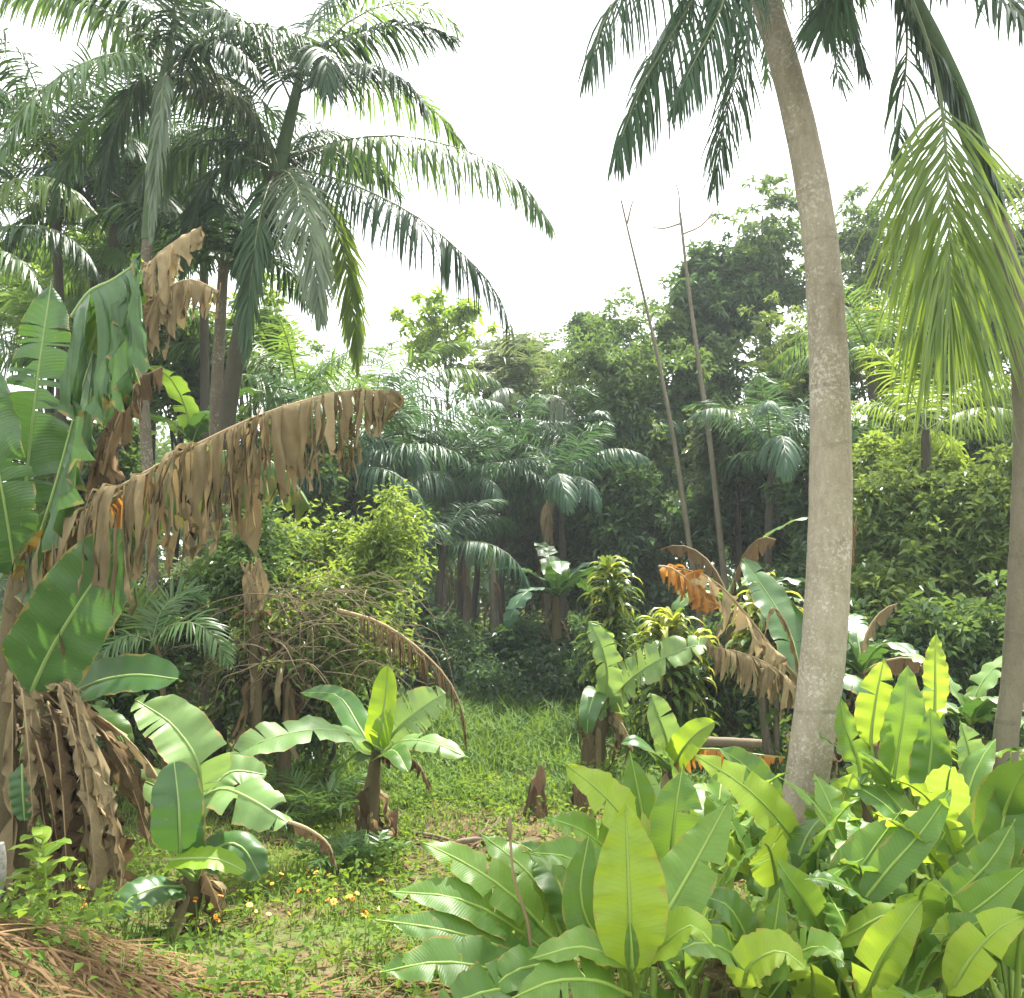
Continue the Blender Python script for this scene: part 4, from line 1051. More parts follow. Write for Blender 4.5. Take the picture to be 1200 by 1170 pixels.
leaf(B2, [(338, 963, 4.15), (362, 972, 4.12), (385, 990, 4.1), (395, 1020, 4.1)], 0.05, N=(0, -.5, .85), mat='dead_dark', rib='dead_rib', hang=.9, tears=5, ragged=.6, wave=.3)
leaf(B2, [(240, 935, 4.6), (270, 905, 4.7), (312, 908, 4.75)], 0.10, N=(0, -.7, .7), mat='ban_pale', hang=.25, petiole=[(230, 990, D)])
leaf(B2, [(199, 1008, 4.2), (228, 1006, 4.1), (258, 1008, 4.1), (288, 1022, 4.1)], 0.075, N=(0, -.45, .9), mat='ban_y', hang=.25, petiole=[(226, 1030, 4.35)])
leaf(B2, [(236, 1015, 4.3), (262, 990, 4.3), (285, 995, 4.3), (305, 1028, 4.3)], 0.11, N=(0, -.6, .8), mat='ban', hang=.5, petiole=[(228, 1035, D)])
leaf(B2, [(222, 965, 4.5), (195, 930, 4.6), (165, 915, 4.65), (140, 918, 4.65)], 0.09, N=(0, -.7, .7), mat='ban_pale', hang=.3, petiole=[(228, 1000, D)])
leaf(B2, [(215, 1040, 4.4), (185, 1040, 4.25), (155, 1052, 4.15), (135, 1075, 4.1)], 0.10, N=(0, -.7, .7), mat='ban', hang=.4, petiole=[(226, 1060, D)])
rag(B2, 228, 1000, 1050, D, .05, 10, ln=.28, seed=4)

# --- young banana in the clearing
D = 5.75
g = ground(430, D)
B3 = thing('banana_plant', 'young banana with split pale leaves standing in the clearing', 'banana plant', g)
stem_part(B3, np.array([g - np.array([0, 0, .05]), P(433, 950, D), P(438, 910, D), P(441, 878, D)]), [.085, .06, .045, .03])
leaf(B3, [(441, 880, D), (447, 850, 5.7), (452, 815, 5.7), (455, 780, 5.7)], 0.10, N=(-.2, -1, .1), mat='ban_y', hang=.05, fold=.4)
leaf(B3, [(445, 880, D), (470, 850, 5.7), (497, 828, 5.7), (523, 812, 5.7)], 0.15, N=(.4, -.7, .6), mat='ban_pale', hang=.25, tears=7, ragged=.3)
leaf(B3, [(446, 884, D), (475, 868, 5.5), (510, 872, 5.35), (549, 888, 5.3)], 0.10, N=(0, -.5, .9), mat='ban_pale', hang=.4, tears=3, ragged=.2)
leaf(B3, [(438, 882, D), (428, 868, 5.6), (380, 855, 5.3), (310, 868, 5.1), (252, 905, 5.0)], 0.15, N=(0, -.55, .85), mat='ban_pale', hang=.35, wave=.1, tears=5, ragged=.15)
leaf(B3, [(446, 888, D), (472, 886, 5.6), (492, 898, 5.55), (506, 930, 5.55)], 0.075, N=(0, -.4, .9), mat='dead_dark', rib='dead_rib', hang=.9, tears=8, ragged=.6, wave=.3)
leaf(B3, [(440, 886, D), (425, 880, 6.0), (400, 900, 6.2), (385, 930, 6.2)], 0.10, N=(0, -.4, .9), mat='ban', hang=.5, tears=3)
leaf(B3, [(440, 885, D), (420, 850, 6.2), (395, 815, 6.5), (352, 812, 6.6)], 0.10, N=(0, -.7, .7), mat='ban', hang=.3)
leaf(B3, [(443, 888, D), (462, 880, 5.4), (478, 905, 5.2)], 0.08, N=(0, -.7, .7), mat='heli_d', hang=.3)
rag(B3, 436, 920, 985, D, .055, 22, ln=.26, seed=6)
# cut stump by it
def stump(px, d, h, r, label, lean=0.0, seed=0):
    rng = np.random.default_rng(seed)
    g = ground(px, d)
    t = thing('tree_stump', label, 'stump', g)
    nu, nv = 10, 15
    a = np.linspace(0, 2 * math.pi, nv)
    lob = 1 + .16 * np.sin(3 * a + seed) + .1 * np.sin(5 * a)
    G = np.zeros((nu, nv, 3)); A = np.zeros((nu, nv, 3))
    topz = h * (1 + .22 * np.sin(a * 1 + seed) + .10 * np.sin(4 * a))
    topz[-1] = topz[0]
    for i in range(nu):
        f = i / (nu - 1)
        rr = r * (1.35 - .55 * f ** .5) * lob * (1 + .05 * rng.normal(size=nv)); rr[-1] = rr[0]
        G[i] = np.stack([g[0] + rr * np.cos(a) + lean * h * f, g[1] + rr * np.sin(a), g[2] - .05 + (topz + .05) * f], -1)
    mb = MB(); mb.grid(G, A)
    c = np.array([g[0] + lean * h, g[1], g[2] + h * .82])
    mb.tris(np.stack([np.tile(c, (nv - 1, 1)), G[-1, :-1], G[-1, 1:]], 1), np.zeros(3))
    mb.build('wood', M['stump'], t, g)
    for k in range(6):
        b0 = rng.random() * 6.28; o = np.array([math.cos(b0), math.sin(b0), 0])
        s = g + o * r * .9 + np.array([lean * h * .8, 0, h * .8])
        sp = spline(np.array([s, s + o * .02 + np.array([0, 0, -.3 * h]), s + o * .05 - np.array([lean * h * .6, 0, .75 * h])]), 8)
        m2 = MB(); blade(m2, sp, o, r * .4, hang=.05, fold=-.4, wave=.3, nv=3, seg=8, rng=rng); m2.build('bark_strip', M['dead_dark'], t, g)
    return t
stump(457, 5.95, .22, .045, 'small rotten stump touching the young banana in the clearing', .15, 1)
stump(626, 6.5, .30, .062, 'upright reddish brown stump in the short grass', .05, 2)
stump(684, 6.7, .26, .075, 'squat brown stump beside the broad leaf clump', -.1, 3)
stump(404, 5.7, .12, .035, 'tiny cut stump with a fresh green shoot', 0, 4)

# --- ragged banana right of the clearing
D = 7.8
g = ground(692, D)
B4 = thing('banana_plant', 'ragged stemmed banana with two sunlit torn leaves right of the clearing', 'banana plant', g)
stem_part(B4, np.array([g - np.array([0, 0, .05]), P(696, 880, D), P(706, 825, D), P(713, 780, D)]), [.12, .10, .075, .035])
leaf(B4, [(711, 832, D), (716, 780, 7.7), (706, 745, 7.6), (690, 728, 7.5)], 0.27, N=(0.6, -.7, .25), mat='ban_pale', hang=.55, tears=5, ragged=.25, wave=.1)
leaf(B4, [(709, 835, 7.6), (712, 790, 7.5), (704, 755, 7.45), (690, 728, 7.45)], 0.13, N=(0.3, -.9, .25), mat='ban_pale', hang=.3, tears=3, ragged=.2, wave=.1)
leaf(B4, [(712, 832, D), (735, 800, 7.6), (770, 775, 7.4), (810, 758, 7.3), (835, 756, 7.3)], 0.19, N=(-.25, -.75, .6), mat='ban_pale', hang=.3, tears=14, ragged=.35, wave=.12)
leaf(B4, [(710, 830, D), (700, 810, 7.5), (690, 835, 7.3), (688, 860, 7.3)], 0.11, N=(0, -.7, .7), mat='ban', hang=.4)
leaf(B4, [(712, 835, D), (730, 850, 7.6), (742, 880, 7.5)], 0.08, N=(0, -.7, .7), mat='dead', rib='dead_rib', hang=.85, tears=6, ragged=.7)
rag(B4, 700, 825, 910, D, .09, 26, ln=.36, seed=8)

# --- small banana shoot
D = 6.7
g = ground(786, D)
B5 = thing('banana_plant', 'small banana shoot in front of the fallen log', 'banana plant', g)
stem_part(B5, np.array([g - np.array([0, 0, .05]), P(786, 925, D), P(787, 905, D)]), [.05, .04, .025])
leaf(B5, [(786, 905, D), (782, 870, 6.65), (772, 840, 6.6), (762, 812, 6.6)], 0.125, N=(.2, -1, .2), mat='ban_pale', hang=.1, tears=3, ragged=.15)
leaf(B5, [(788, 905, D), (800, 878, 6.5), (818, 858, 6.45), (838, 846, 6.4)], 0.115, N=(-.3, -.8, .5), mat='ban_y', hang=.3)
leaf(B5, [(784, 905, D), (765, 880, 6.4), (745, 868, 6.3), (728, 872, 6.3)], 0.09, N=(0, -.5, .8), mat='ban', hang=.4)
leaf(B5, [(788, 908, D), (808, 882, 6.5), (840, 878, 6.4), (885, 884, 6.3), (920, 888, 6.3)], 0.19, N=(0, -.3, 1), mat='dead_gold', rib='ban_rib', hang=.95, tears=16, ragged=.9, wave=.2, keep=.6, width_jit=.5)
rag(B5, 786, 900, 930, D, .04, 8, ln=.2, seed=9)

# --- withered banana behind the pale palm trunk
D = 6.6
g = ground(942, D)
B6 = thing('banana_plant', 'withered banana behind the pale palm trunk, its dead leaves arching left', 'banana plant', g)
stem_part(B6, np.array([g - np.array([0, 0, .05]), P(945, 900, D), P(945, 830, D), P(942, 795, D)]), [.11, .10, .08, .05])
leaf(B6, [(938, 800, D), (905, 760, 6.5), (870, 715, 6.4), (842, 685, 6.4), (815, 670, 6.4), (772, 664, 6.4)], 0.36, N=(.2, -.4, 1), mat='dead', rib='dead_rib', hang=.95, tears=26, ragged=.9, keep=.55, wave=.25, width_jit=.7, ribr=.014)
leaf(B6, [(772, 664, 6.4), (790, 668, 6.35), (822, 695, 6.35), (835, 715, 6.35)], 0.16, N=(.2, -.8, .6), mat='dead_gold', rib='dead_rib', hang=.6, tears=12, ragged=.8, wave=.3)
leaf(B6, [(936, 808, D), (905, 782, 6.4), (868, 765, 6.25), (826, 757, 6.2)], 0.34, N=(0, -.3, 1), mat='dead', rib='dead_rib', hang=.96, tears=24, ragged=.9, wave=.2, width_jit=.5, ribr=.013)
leaf(B6, [(940, 800, D), (925, 740, 6.8), (895, 690, 7.0), (870, 655, 7.1)], 0.20, N=(.4, -.8, .5), mat='ban', hang=.3, tears=4)
leaf(B6, [(942, 800, D), (960, 730, 6.8), (990, 660, 6.9), (1004, 605, 6.9)], 0.16, N=(-.3, -.8, .5), mat='dead_dark', rib='dead_rib', hang=.85, tears=12, ragged=.9, wave=.3, width_jit=.5)
leaf(B6, [(940, 800, D), (922, 735, 6.4), (905, 712, 6.3), (896, 745, 6.3)], 0.06, N=(0, -.8, .5), mat='dead', rib='dead_rib', hang=.8, tears=5, ragged=.8, ribr=.014)
leaf(B6, [(944, 810, D), (975, 790, 6.4), (1010, 800, 6.2), (1035, 840, 6.2)], 0.16, N=(0, -.5, .8), mat='ban', hang=.5, tears=4)
rag(B6, 944, 800, 900, D, .08, 18, ln=.45, seed=10)

# --- far bananas
def far_banana(px, py, d, label, n, L, mats, seed, hw=0.17, stemr=.08):
    rng = np.random.default_rng(seed)
    g = ground(px, d)
    t = thing('banana_plant', label, 'banana plant', g)
    c = P(px, py, d)
    stem_part(t, np.array([g - np.array([0, 0, .05]), (g + c) / 2, c]), [stemr * 1.3, stemr, stemr * .6])
    for i in range(n):
        az = i * 2.4 + rng.normal() * .3; el = R(75 - 50 * (i / n) + rng.normal() * 8)
        sp = arc(c, az, el, L * (.7 + .5 * rng.random()), 1.2 + .8 * rng.random(), n=14)
        mt = mats[int(rng.random() * len(mats))]
        dead = mt.startswith('dead')
        S_ = np.cross(sp[7] - sp[0], (0, 0, 1)); N_ = np.cross(S_, sp[7] - sp[0])
        leaf(t, sp, hw * (.7 + .5 * rng.random()), N=unit(N_), mat=mt, rib='dead_rib' if dead else 'ban_rib', hang=.92 if dead else .35, tears=10 if dead else 4, ragged=.7 if dead else .3, wave=.1, seg=18, nv=4, n=22)
    rag(t, px, py, py + 50, d, stemr, 8, ln=.5, seed=seed)
    return t
far_banana(652, 700, 12.2, 'bluish green banana with a brown hanging leaf in the shade at the back', 8, 1.3, ['palm_b', 'ban', 'heli_d', 'ban', 'dead_dark'], 3)
far_banana(855, 705, 9.2, 'green banana behind the dead arching leaves', 6, 1.1, ['ban', 'heli_d', 'dead_dark'], 4)
far_banana(225, 520, 10.0, 'dull green banana crown behind the brown dead leaf', 7, 1.2, ['ban', 'heli_d', 'ban'], 5)
far_banana(1010, 790, 6.8, 'banana with withered hanging leaves between the pale trunk and glossy bush', 6, .8, ['ban', 'dead_dark', 'ban_pale', 'dead'], 6, hw=.13)
far_banana(1135, 850, 5.6, 'banana with curled pale leaves beside the slender curving trunk', 7, .62, ['ban_pale', 'ban_pale', 'ban'], 7, hw=.12, stemr=.05)

# ================================================================== STRAP-LEAVED PLANTS
def strap_mesh(mat, L, wd, droop, seed):
    rng = np.random.default_rng(seed)
    sp = arc((0, 0, 0), R(90), R(62), L, droop, n=9)
    mb = MB(); blade(mb, sp, (0, -.4, 1), wd, prof=prof_heli, hang=.0, fold=.3, wave=.15, nv=3, seg=8, rng=rng)
    o = mb.build('leaf', M[mat]); me = o.data; bpy.data.objects.remove(o)
    return me
STRAP = [strap_mesh('drac', .42, .032, 2.6, 1), strap_mesh('drac', .40, .031, 3.0, 2), strap_mesh('drac_y', .36, .029, 2.7, 3), strap_mesh('drac', .48, .033, 3.1, 4)]
def strap_plant(px, ytop, ybot, d, n, spread, label, seed, yel=.25, sc=1.0):
    rng = np.random.default_rng(seed)
    g = ground(px, d)
    t = thing('strap_leaf_plant', label, 'plant', g)
    heads = []
    for k in range(4):
        a = rng.random() * 6.28; rr = spread * (.25 + .6 * rng.random()) if k else 0
        y = ytop + (ybot - ytop) * (.55 * rng.random() if k else 0)
        top = P(px, y, d) + np.array([math.cos(a) * rr, math.sin(a) * rr, 0])
        b0 = g + np.array([math.cos(a) * rr * .3, math.sin(a) * rr * .3, -.05])
        mb = MB(); mb.tube(np.array([b0, (b0 + top) / 2 + rng.normal(size=3) * .03, top]), [.03, .024, .015], seg=7, n=12); mb.build('cane', M['trunk_m'], t, g)
        heads.append((b0, top))
    for i in range(n):
        b0, top = heads[i % 4]
        f = rng.random() ** 1.6
        low = P(px, ybot, d)[2]
        p = top + (b0 - top) * f * min(1, (top[2] - low) / max(.1, top[2] - b0[2]))
        me = STRAP[int(rng.random() * 2)] if rng.random() > yel * (1.6 - f * 1.6) else STRAP[2]
        if f > .5 and rng.random() < .5: me = STRAP[3]
        o = bpy.data.objects.new('leaf', me); COL.objects.link(o); o.parent = t
        o.location = tuple(p - g)
        o.rotation_euler = (rng.normal() * .25 + (.25 if f < .08 else -.25 * f), rng.normal() * .2, rng.random() * 6.28)
        s = sc * (.75 + .5 * rng.random()); o.scale = (s, s, s)
strap_plant(714, 672, 800, 10.0, 300, .20, 'tall column of drooping strap leaves at the edge of the clearing', 1, .25)
strap_plant(790, 735, 850, 8.6, 290, .24, 'yellow striped strap leaved plant behind the torn banana leaf', 2, .55)
strap_plant(900, 700, 800, 8.2, 260, .24, 'yellow striped strap leaved plant behind the withered banana', 3, .55)
strap_plant(770, 770, 860, 9.2, 150, .22, 'low strap leaved plant between the column and the striped one', 4, .2)

# log lying behind the shoot
g = ground(830, 8.3)
t = thing('fallen_log', 'straight grey-brown log lying level behind the small banana shoot', 'log', g)
p0, p1 = P(768, 868, 7.4), P(893, 872, 7.2)
for q in (p0, p1):
    pass
trunk_part(t, np.array([p0, (p0 + p1) / 2 + np.array([0, 0, .005]), p1]), [.042, .04, .036], 'log', name='stem', n=16, seg=10, ringamp=.06, rings=5)
for f in (.08, .9):       # two forked props under it
    q = p0 + (p1 - p0) * f
    gz = float(terrain(q[0], q[1]))
    mb = MB(); mb.tube(np.array([[q[0] + .03, q[1], gz - .05], [q[0], q[1], (q[2] + gz) / 2], [q[0], q[1], q[2] - .03]]), [.03, .026, .022], seg=7, n=8)
    mb.build('prop', M['stem'], t, g)

# dead plant by the vine shrub
g = ground(300, 6.9)
t = thing('dead_plant', 'dead upright plant with folded rusty dry leaves among the vines', 'dead plant', g)
stem_part(t, np.array([g - np.array([0, 0, .05]), P(300, 840, 6.9), P(298, 740, 6.9), P(300, 690, 6.9)]), [.05, .045, .04, .02])
rr = np.random.default_rng(2)
for k in range(12):
    a = rr.random() * 6.28
    x = 300 + 45 * math.cos(a) * rr.random()
    leaf(t, [(300, 725 + 8 * rr.random(), 6.9), ((300 + x) / 2, 715, 6.85), (x, 722 + 10 * rr.random(), 6.8)] if k < 6 else [(298, 722, 6.9), (296 + 6 * rr.normal(), 690, 6.88), (296 + 10 * rr.normal(), 645 + 15 * rr.random(), 6.86)],
         .035, N=(rr.normal() * .4, -.7, .7), mat='dead_dark' if k < 6 else 'dead', rib='dead_rib', name='dead_leaf', hang=.3, fold=-.5, wave=.3, n=12, seg=12, nv=3, ribr=.004)
rag(t, 300, 735, 800, 6.9, .05, 10, ln=.4, seed=12)
# hanging mass of dry fibres
g = ground(335, 7.1)
t = thing('dead_plant', 'leaning dead stem wrapped in rusty hanging fibre below the vines', 'dead plant', g)
stem_part(t, np.array([g - np.array([0, 0, .05]), P(338, 820, 7.1), P(330, 745, 7.1)]), [.05, .045, .03])
rag(t, 334, 745, 800, 7.1, .06, 16, ln=.5, seed=13)

# small feather palm by the trunks
g = ground(205, 6.7)
t = thing('palm_seedling', 'small light green feather palm beside the slim palm trunks', 'palm', g)
mb = MB(); mb.tube(np.array([g - np.array([0, 0, .05]), P(190, 790, 6.7), P(180, 752, 6.7)]), [.03, .025, .015], seg=7, n=8); mb.build('stem', M['stem'], t, g)
F(t, [(178, 752, 6.7), (195, 735, 6.6), (225, 730, 6.5), (250, 745, 6.45), (268, 775, 6.4)], .26, nl=34, hang=.45, mat='palm_l', wid=.014, N=(0, -.6, .8), ribr=.007)
F(t, [(178, 752, 6.7), (190, 715, 6.8), (215, 695, 6.9), (240, 700, 6.9)], .24, nl=32, hang=.2, mat='palm_l', wid=.013, N=(0, -.7, .7), ribr=.007)
F(t, [(178, 752, 6.7), (168, 720, 6.8), (162, 700, 6.8), (152, 690, 6.8)], .24, nl=28, hang=.2, mat='palm_y', wid=.013, N=(.3, -.7, .5), ribr=.007)
F(t, [(178, 752, 6.7), (150, 745, 6.6), (125, 760, 6.5), (110, 785, 6.5)], .24, nl=28, hang=.5, mat='palm_l', wid=.013, N=(0, -.6, .8), ribr=.007)
# little palms on the clearing floor
for i, (px, d, lab, n_, L, mt) in enumerate(((372, 6.6, 'low green palm seedling between the two young bananas', 8, .55, 'palm_l'), (402, 5.2, 'tiny palm seedling near the orange flowers', 6, .28, 'palm_l'), (332, 7.0, 'yellow-green palm seedling below the dead upright plant', 8, .6, 'palm_y'), (445, 5.5, 'small palm seedling at the foot of the young banana', 6, .26, 'palm_l'))):
    g = ground(px, d)
    t = thing('palm_seedling', lab, 'palm', g)
    mb = MB(); mb.tube(np.array([g - np.array([0, 0, .03]), g + np.array([0, 0, .06])]), [.014, .01], seg=6, n=3); mb.build('stem', M['stem'], t, g)
    for k in range(n_):
        frond(t, arc(g + np.array([0, 0, .05]), k * 2.4 + i, R(72 - 5 * k), L, 1.3), L * .4, nl=20, hang=.3, mat=mt, wid=.011, ribr=.004)

# ================================================================== BROAD LEAF CLUMP (right foreground)
GH = 'broad leaved plants of the foreground clump'
def heli(px, d, label, hero=(), n=6, L=0.55, hw=0.10, h=0.55, seed=0, mats=('heli', 'heli', 'heli_y', 'heli_d'), az0=None):
    rng = np.random.default_rng(seed + 300)
    g = ground(px, d)
    t = thing('broad_leaf_plant', label, 'plant', g)
    mb = MB()
    for k in range(3):
        o = rng.normal(size=3) * .04; o[2] = 0
        mb.tube(np.array([g + o - np.array([0, 0, .05]), g + o * 1.5 + np.array([0, 0, h * .5])]), [.022, .012], seg=7, n=5)
    mb.build('shoot', M['heli_rib'], t, g)
    for spec in hero:
        pts, w_, N_, mt = spec[:4]
        ex = spec[4] if len(spec) > 4 else {}
        b0 = PP(pts[:1])[0]
        pet = np.array([g + np.array([0, 0, .05]), (g + b0) / 2 + np.array([0, 0, .08])])
        k_ = dict(hang=.10 + .14 * rng.random(), fold=.05 + .3 * rng.random(), wave=.04 + .07 * rng.random(), prof=prof_heli, n=25, seg=30, petiole=pet, tears=int(rng.random() * 3.2), ragged=.12, spread=.2)
        k_.update(ex)
        leaf(t, pts, w_, N=N_, mat=mt, rib='heli_rib', **k_)
    for i in range(n):
        az = i * 2.4 + rng.normal() * .4; el = R(82 - 38 * (i / max(1, n)) + rng.normal() * 6)
        c = g + np.array([math.cos(az) * .10, math.sin(az) * .10, h * (.45 + .5 * rng.random())])
        Lk = L * (.75 + .5 * rng.random())
        sp = arc(c, az, el, Lk, .5 + .9 * rng.random(), n=12)
        S_ = np.cross(sp[6] - sp[0], (0, 0, 1)); N_ = np.cross(S_, sp[6] - sp[0])
        pet = np.array([g + np.array([0, 0, .05]), (g + c) / 2])
        leaf(t, sp, hw * (.75 + .5 * rng.random()), N=unit(N_ + rng.normal(size=3) * .25 * np.linalg.norm(N_)), mat=mats[int(rng.random() * len(mats))], rib='heli_rib', prof=prof_heli,
             hang=.12 + .3 * rng.random(), fold=.02 + .35 * rng.random(), wave=.05 + .08 * rng.random(), n=19, seg=24, petiole=pet, tears=int(rng.random() * 4.5), ragged=.2, spread=.35)
    return t
FR = (0, -1, .25)
UPF = (0, -.6, .8)
heli(640, 3.55, 'broad leaved plant with long leaves spreading low over the grass', hero=[
    ([(655, 1110, 3.5), (600, 1050, 3.45), (545, 1012, 3.45), (488, 984, 3.45)], .095, (.3, -.6, .8), 'heli'),
    ([(650, 1125, 3.45), (590, 1078, 3.4), (530, 1052, 3.35), (455, 1045, 3.35)], .10, (.2, -.6, .8), 'heli'),
    ([(645, 1140, 3.4), (580, 1108, 3.3), (520, 1090, 3.25), (440, 1078, 3.25)], .09, (.1, -.6, .8), 'heli_d'),
    ([(640, 1160, 3.35), (570, 1135, 3.2), (510, 1128, 3.15), (445, 1140, 3.1)], .11, (.1, -.6, .8), 'heli_d'),
    ([(660, 1105, 3.55), (640, 1050, 3.6), (605, 1010, 3.65), (560, 975, 3.7)], .10, (.5, -.6, .6), 'heli'),
    ([(670, 1100, 3.55), (660, 1050, 3.6), (640, 1010, 3.7), (602, 985, 3.75)], .10, (.4, -.6, .6), 'heli_d'),
    ([(680, 1100, 3.5), (690, 1060, 3.5), (660, 1015, 3.5), (612, 998, 3.5)], .10, (.2, -.5, .8), 'heli'),
    ([(640, 1165, 3.2), (600, 1160, 3.1), (560, 1165, 3.0), (500, 1190, 2.95)], .10, UPF, 'heli_d'),
    ([(670, 1120, 3.35), (640, 1130, 3.2), (600, 1140, 3.1), (560, 1175, 3.05)], .09, UPF, 'heli')], n=0, seed=1)
heli(735, 3.35, 'broad leaved plant with one large upright backlit yellow-green leaf', hero=[
    ([(737, 1140, 3.0), (738, 1080, 2.98), (736, 1020, 3.0), (733, 942, 3.05)], .125, FR, 'heli_y', dict(fold=.3)),
    ([(741, 1140, 2.92), (740, 1110, 2.9), (738, 1080, 2.9)], .025, FR, 'heli_d'),
    ([(780, 1010, 3.7), (745, 975, 3.6), (705, 930, 3.5), (658, 892, 3.45)], .115, (.35, -.75, .6), 'heli_y', dict(fold=.1)),
    ([(758, 985, 3.8), (750, 940, 3.8), (738, 880, 3.8)], .07, FR, 'heli_d'),
    ([(785, 1030, 3.7), (788, 985, 3.65), (793, 940, 3.65), (800, 898, 3.7)], .12, (.1, -.9, .4), 'heli'),
    ([(760, 1000, 3.9), (762, 960, 3.9), (760, 905, 3.95)], .085, (-.2, -.9, .4), 'ban_pale'),
    ([(735, 1020, 3.55), (705, 990, 3.5), (675, 970, 3.45), (638, 958, 3.4)], .085, UPF, 'heli'),
    ([(740, 1060, 3.4), (705, 1030, 3.35), (665, 1005, 3.3), (625, 1000, 3.25)], .10, (.2, -.6, .8), 'heli'),
    ([(720, 1120, 3.2), (690, 1085, 3.15), (680, 1040, 3.15), (690, 980, 3.2)], .09, (.3, -.9, .3), 'heli_d'),
    ([(745, 1130, 3.2), (775, 1080, 3.2), (815, 1010, 3.3), (858, 930, 3.4)], .105, (-.3, -.9, .4), 'heli'),
    ([(745, 1150, 3.1), (720, 1125, 3.0), (680, 1110, 2.95), (620, 1125, 2.9)], .08, (0, -.4, 1), 'heli'),
    ([(750, 1140, 3.1), (775, 1110, 3.0), (810, 1085, 2.95), (838, 1110, 2.9)], .085, (0, -.5, .9), 'heli_y'),
    ([(735, 1165, 3.0), (700, 1150, 2.9), (650, 1150, 2.85), (600, 1170, 2.8)], .09, UPF, 'heli')], n=0, seed=2)
heli(875, 3.7, 'broad leaved plant whose glowing long leaf crosses the pale palm trunk', hero=[
    ([(945, 1012, 4.3), (915, 965, 4.25), (870, 920, 4.2), (812, 884, 4.2)], .115, (.35, -.8, .5), 'heli_y', dict(fold=.1)),
    ([(915, 960, 4.6), (895, 925, 4.6), (870, 895, 4.6), (842, 878, 4.6)], .10, (.3, -.8, .5), 'heli_d'),
    ([(965, 1095, 3.6), (945, 1060, 3.55), (925, 1030, 3.5), (910, 1008, 3.5)], .08, (.3, -.9, .3), 'heli'),
    ([(880, 1130, 3.4), (870, 1090, 3.35), (850, 1060, 3.3), (818, 1050, 3.3)], .09, UPF, 'heli_d'),
    ([(890, 1140, 3.4), (905, 1100, 3.3), (912, 1060, 3.3), (914, 1040, 3.3)], .05, FR, 'heli_d'),
    ([(880, 1150, 3.3), (860, 1120, 3.2), (820, 1105, 3.1), (775, 1125, 3.05)], .085, UPF, 'heli'),
    ([(890, 1150, 3.3), (930, 1120, 3.2), (965, 1110, 3.1), (990, 1130, 3.0)], .08, UPF, 'heli'),
    ([(870, 1160, 3.1), (880, 1130, 3.05), (915, 1115, 3.0), (950, 1140, 2.95)], .08, UPF, 'heli_y')], n=5, seed=3, h=.4, L=.45)
heli(1000, 3.9, 'broad leaved plant right of the pale palm trunk with brown edged leaves', hero=[
    ([(968, 1085, 3.7), (990, 1045, 3.7), (1020, 1000, 3.7), (1058, 948, 3.75)], .105, (-.35, -.8, .5), 'heli'),
    ([(1005, 1065, 3.6), (1040, 1020, 3.6), (1080, 975, 3.6), (1115, 925, 3.65)], .075, (-.4, -.8, .5), 'heli'),
    ([(970, 1110, 3.5), (1005, 1090, 3.4), (1040, 1072, 3.35), (1085, 1070, 3.3)], .06, UPF, 'heli_y'),
    ([(1010, 1180, 3.3), (1030, 1130, 3.25), (1055, 1090, 3.2), (1085, 1050, 3.2)], .085, (-.4, -.8, .5), 'heli_y'),
    ([(985, 985, 4.4), (985, 950, 4.4), (1000, 905, 4.4)], .10, (-.1, -.9, .4), 'heli_y'),
    ([(960, 1050, 3.9), (958, 1010, 3.9), (962, 975, 3.9)], .06, FR, 'heli_d')], n=5, seed=4, h=.5, L=.5)
heli(1050, 4.7, 'tall broad leaved plant with bright upright leaves behind the clump', hero=[
    ([(1045, 930, 4.6), (1052, 880, 4.6), (1060, 830, 4.6), (1064, 780, 4.65)], .125, (.1, -1, .1), 'heli'),
    ([(1020, 880, 4.7), (1022, 850, 4.7), (1028, 810, 4.7), (1036, 772, 4.7)], .11, (.05, -1, .1), 'heli_y'),
    ([(1095, 850, 4.7), (1096, 810, 4.7), (1096, 775, 4.7), (1097, 738, 4.75)], .075, (.1, -1, .1), 'heli_y'),
    ([(1085, 950, 4.5), (1088, 910, 4.5), (1092, 870, 4.5), (1090, 830, 4.5)], .10, (-.1, -1, .2), 'heli_d'),
    ([(1145, 930, 4.4), (1140, 900, 4.4), (1133, 870, 4.4), (1125, 845, 4.4)], .095, (.2, -.9, .3), 'ban_pale'),
    ([(1010, 930, 4.7), (1005, 890, 4.7), (990, 850, 4.7), (985, 815, 4.7)], .08, (.1, -1, .2), 'heli')], n=6, seed=5, h=.8, L=.6)
heli(1130, 3.7, 'broad leaved plant leaning out beside the slender curving trunk', hero=[
    ([(1080, 1085, 3.5), (1120, 1050, 3.45), (1160, 1010, 3.4), (1190, 960, 3.4)], .08, (-.4, -.8, .5), 'heli'),
    ([(1085, 1100, 3.4), (1130, 1075, 3.3), (1170, 1045, 3.25), (1210, 1010, 3.2)], .075, (-.3, -.8, .5), 'heli'),
    ([(1095, 1020, 3.7), (1130, 990, 3.7), (1165, 950, 3.7), (1200, 900, 3.7)], .085, (-.4, -.8, .5), 'heli'),
    ([(1070, 1150, 3.3), (1100, 1120, 3.2), (1130, 1090, 3.2), (1160, 1075, 3.15)], .08, UPF, 'heli'),
    ([(1110, 1170, 3.1), (1140, 1120, 3.05), (1175, 1085, 3.0), (1210, 1070, 3.0)], .08, UPF, 'heli_y'),
    ([(1140, 1060, 3.5), (1165, 1000, 3.5), (1180, 940, 3.5), (1185, 880, 3.5)], .085, (-.2, -1, .2), 'heli_d')], n=6, seed=6, h=.55, L=.5)
heli(945, 4.4, 'broad leaved plant hugging the foot of the pale palm trunk', n=7, seed=7, h=.4, L=.45)
heli(1090, 4.2, 'dense broad leaved plant in the middle of the clump', n=8, seed=8, h=.6, L=.5)
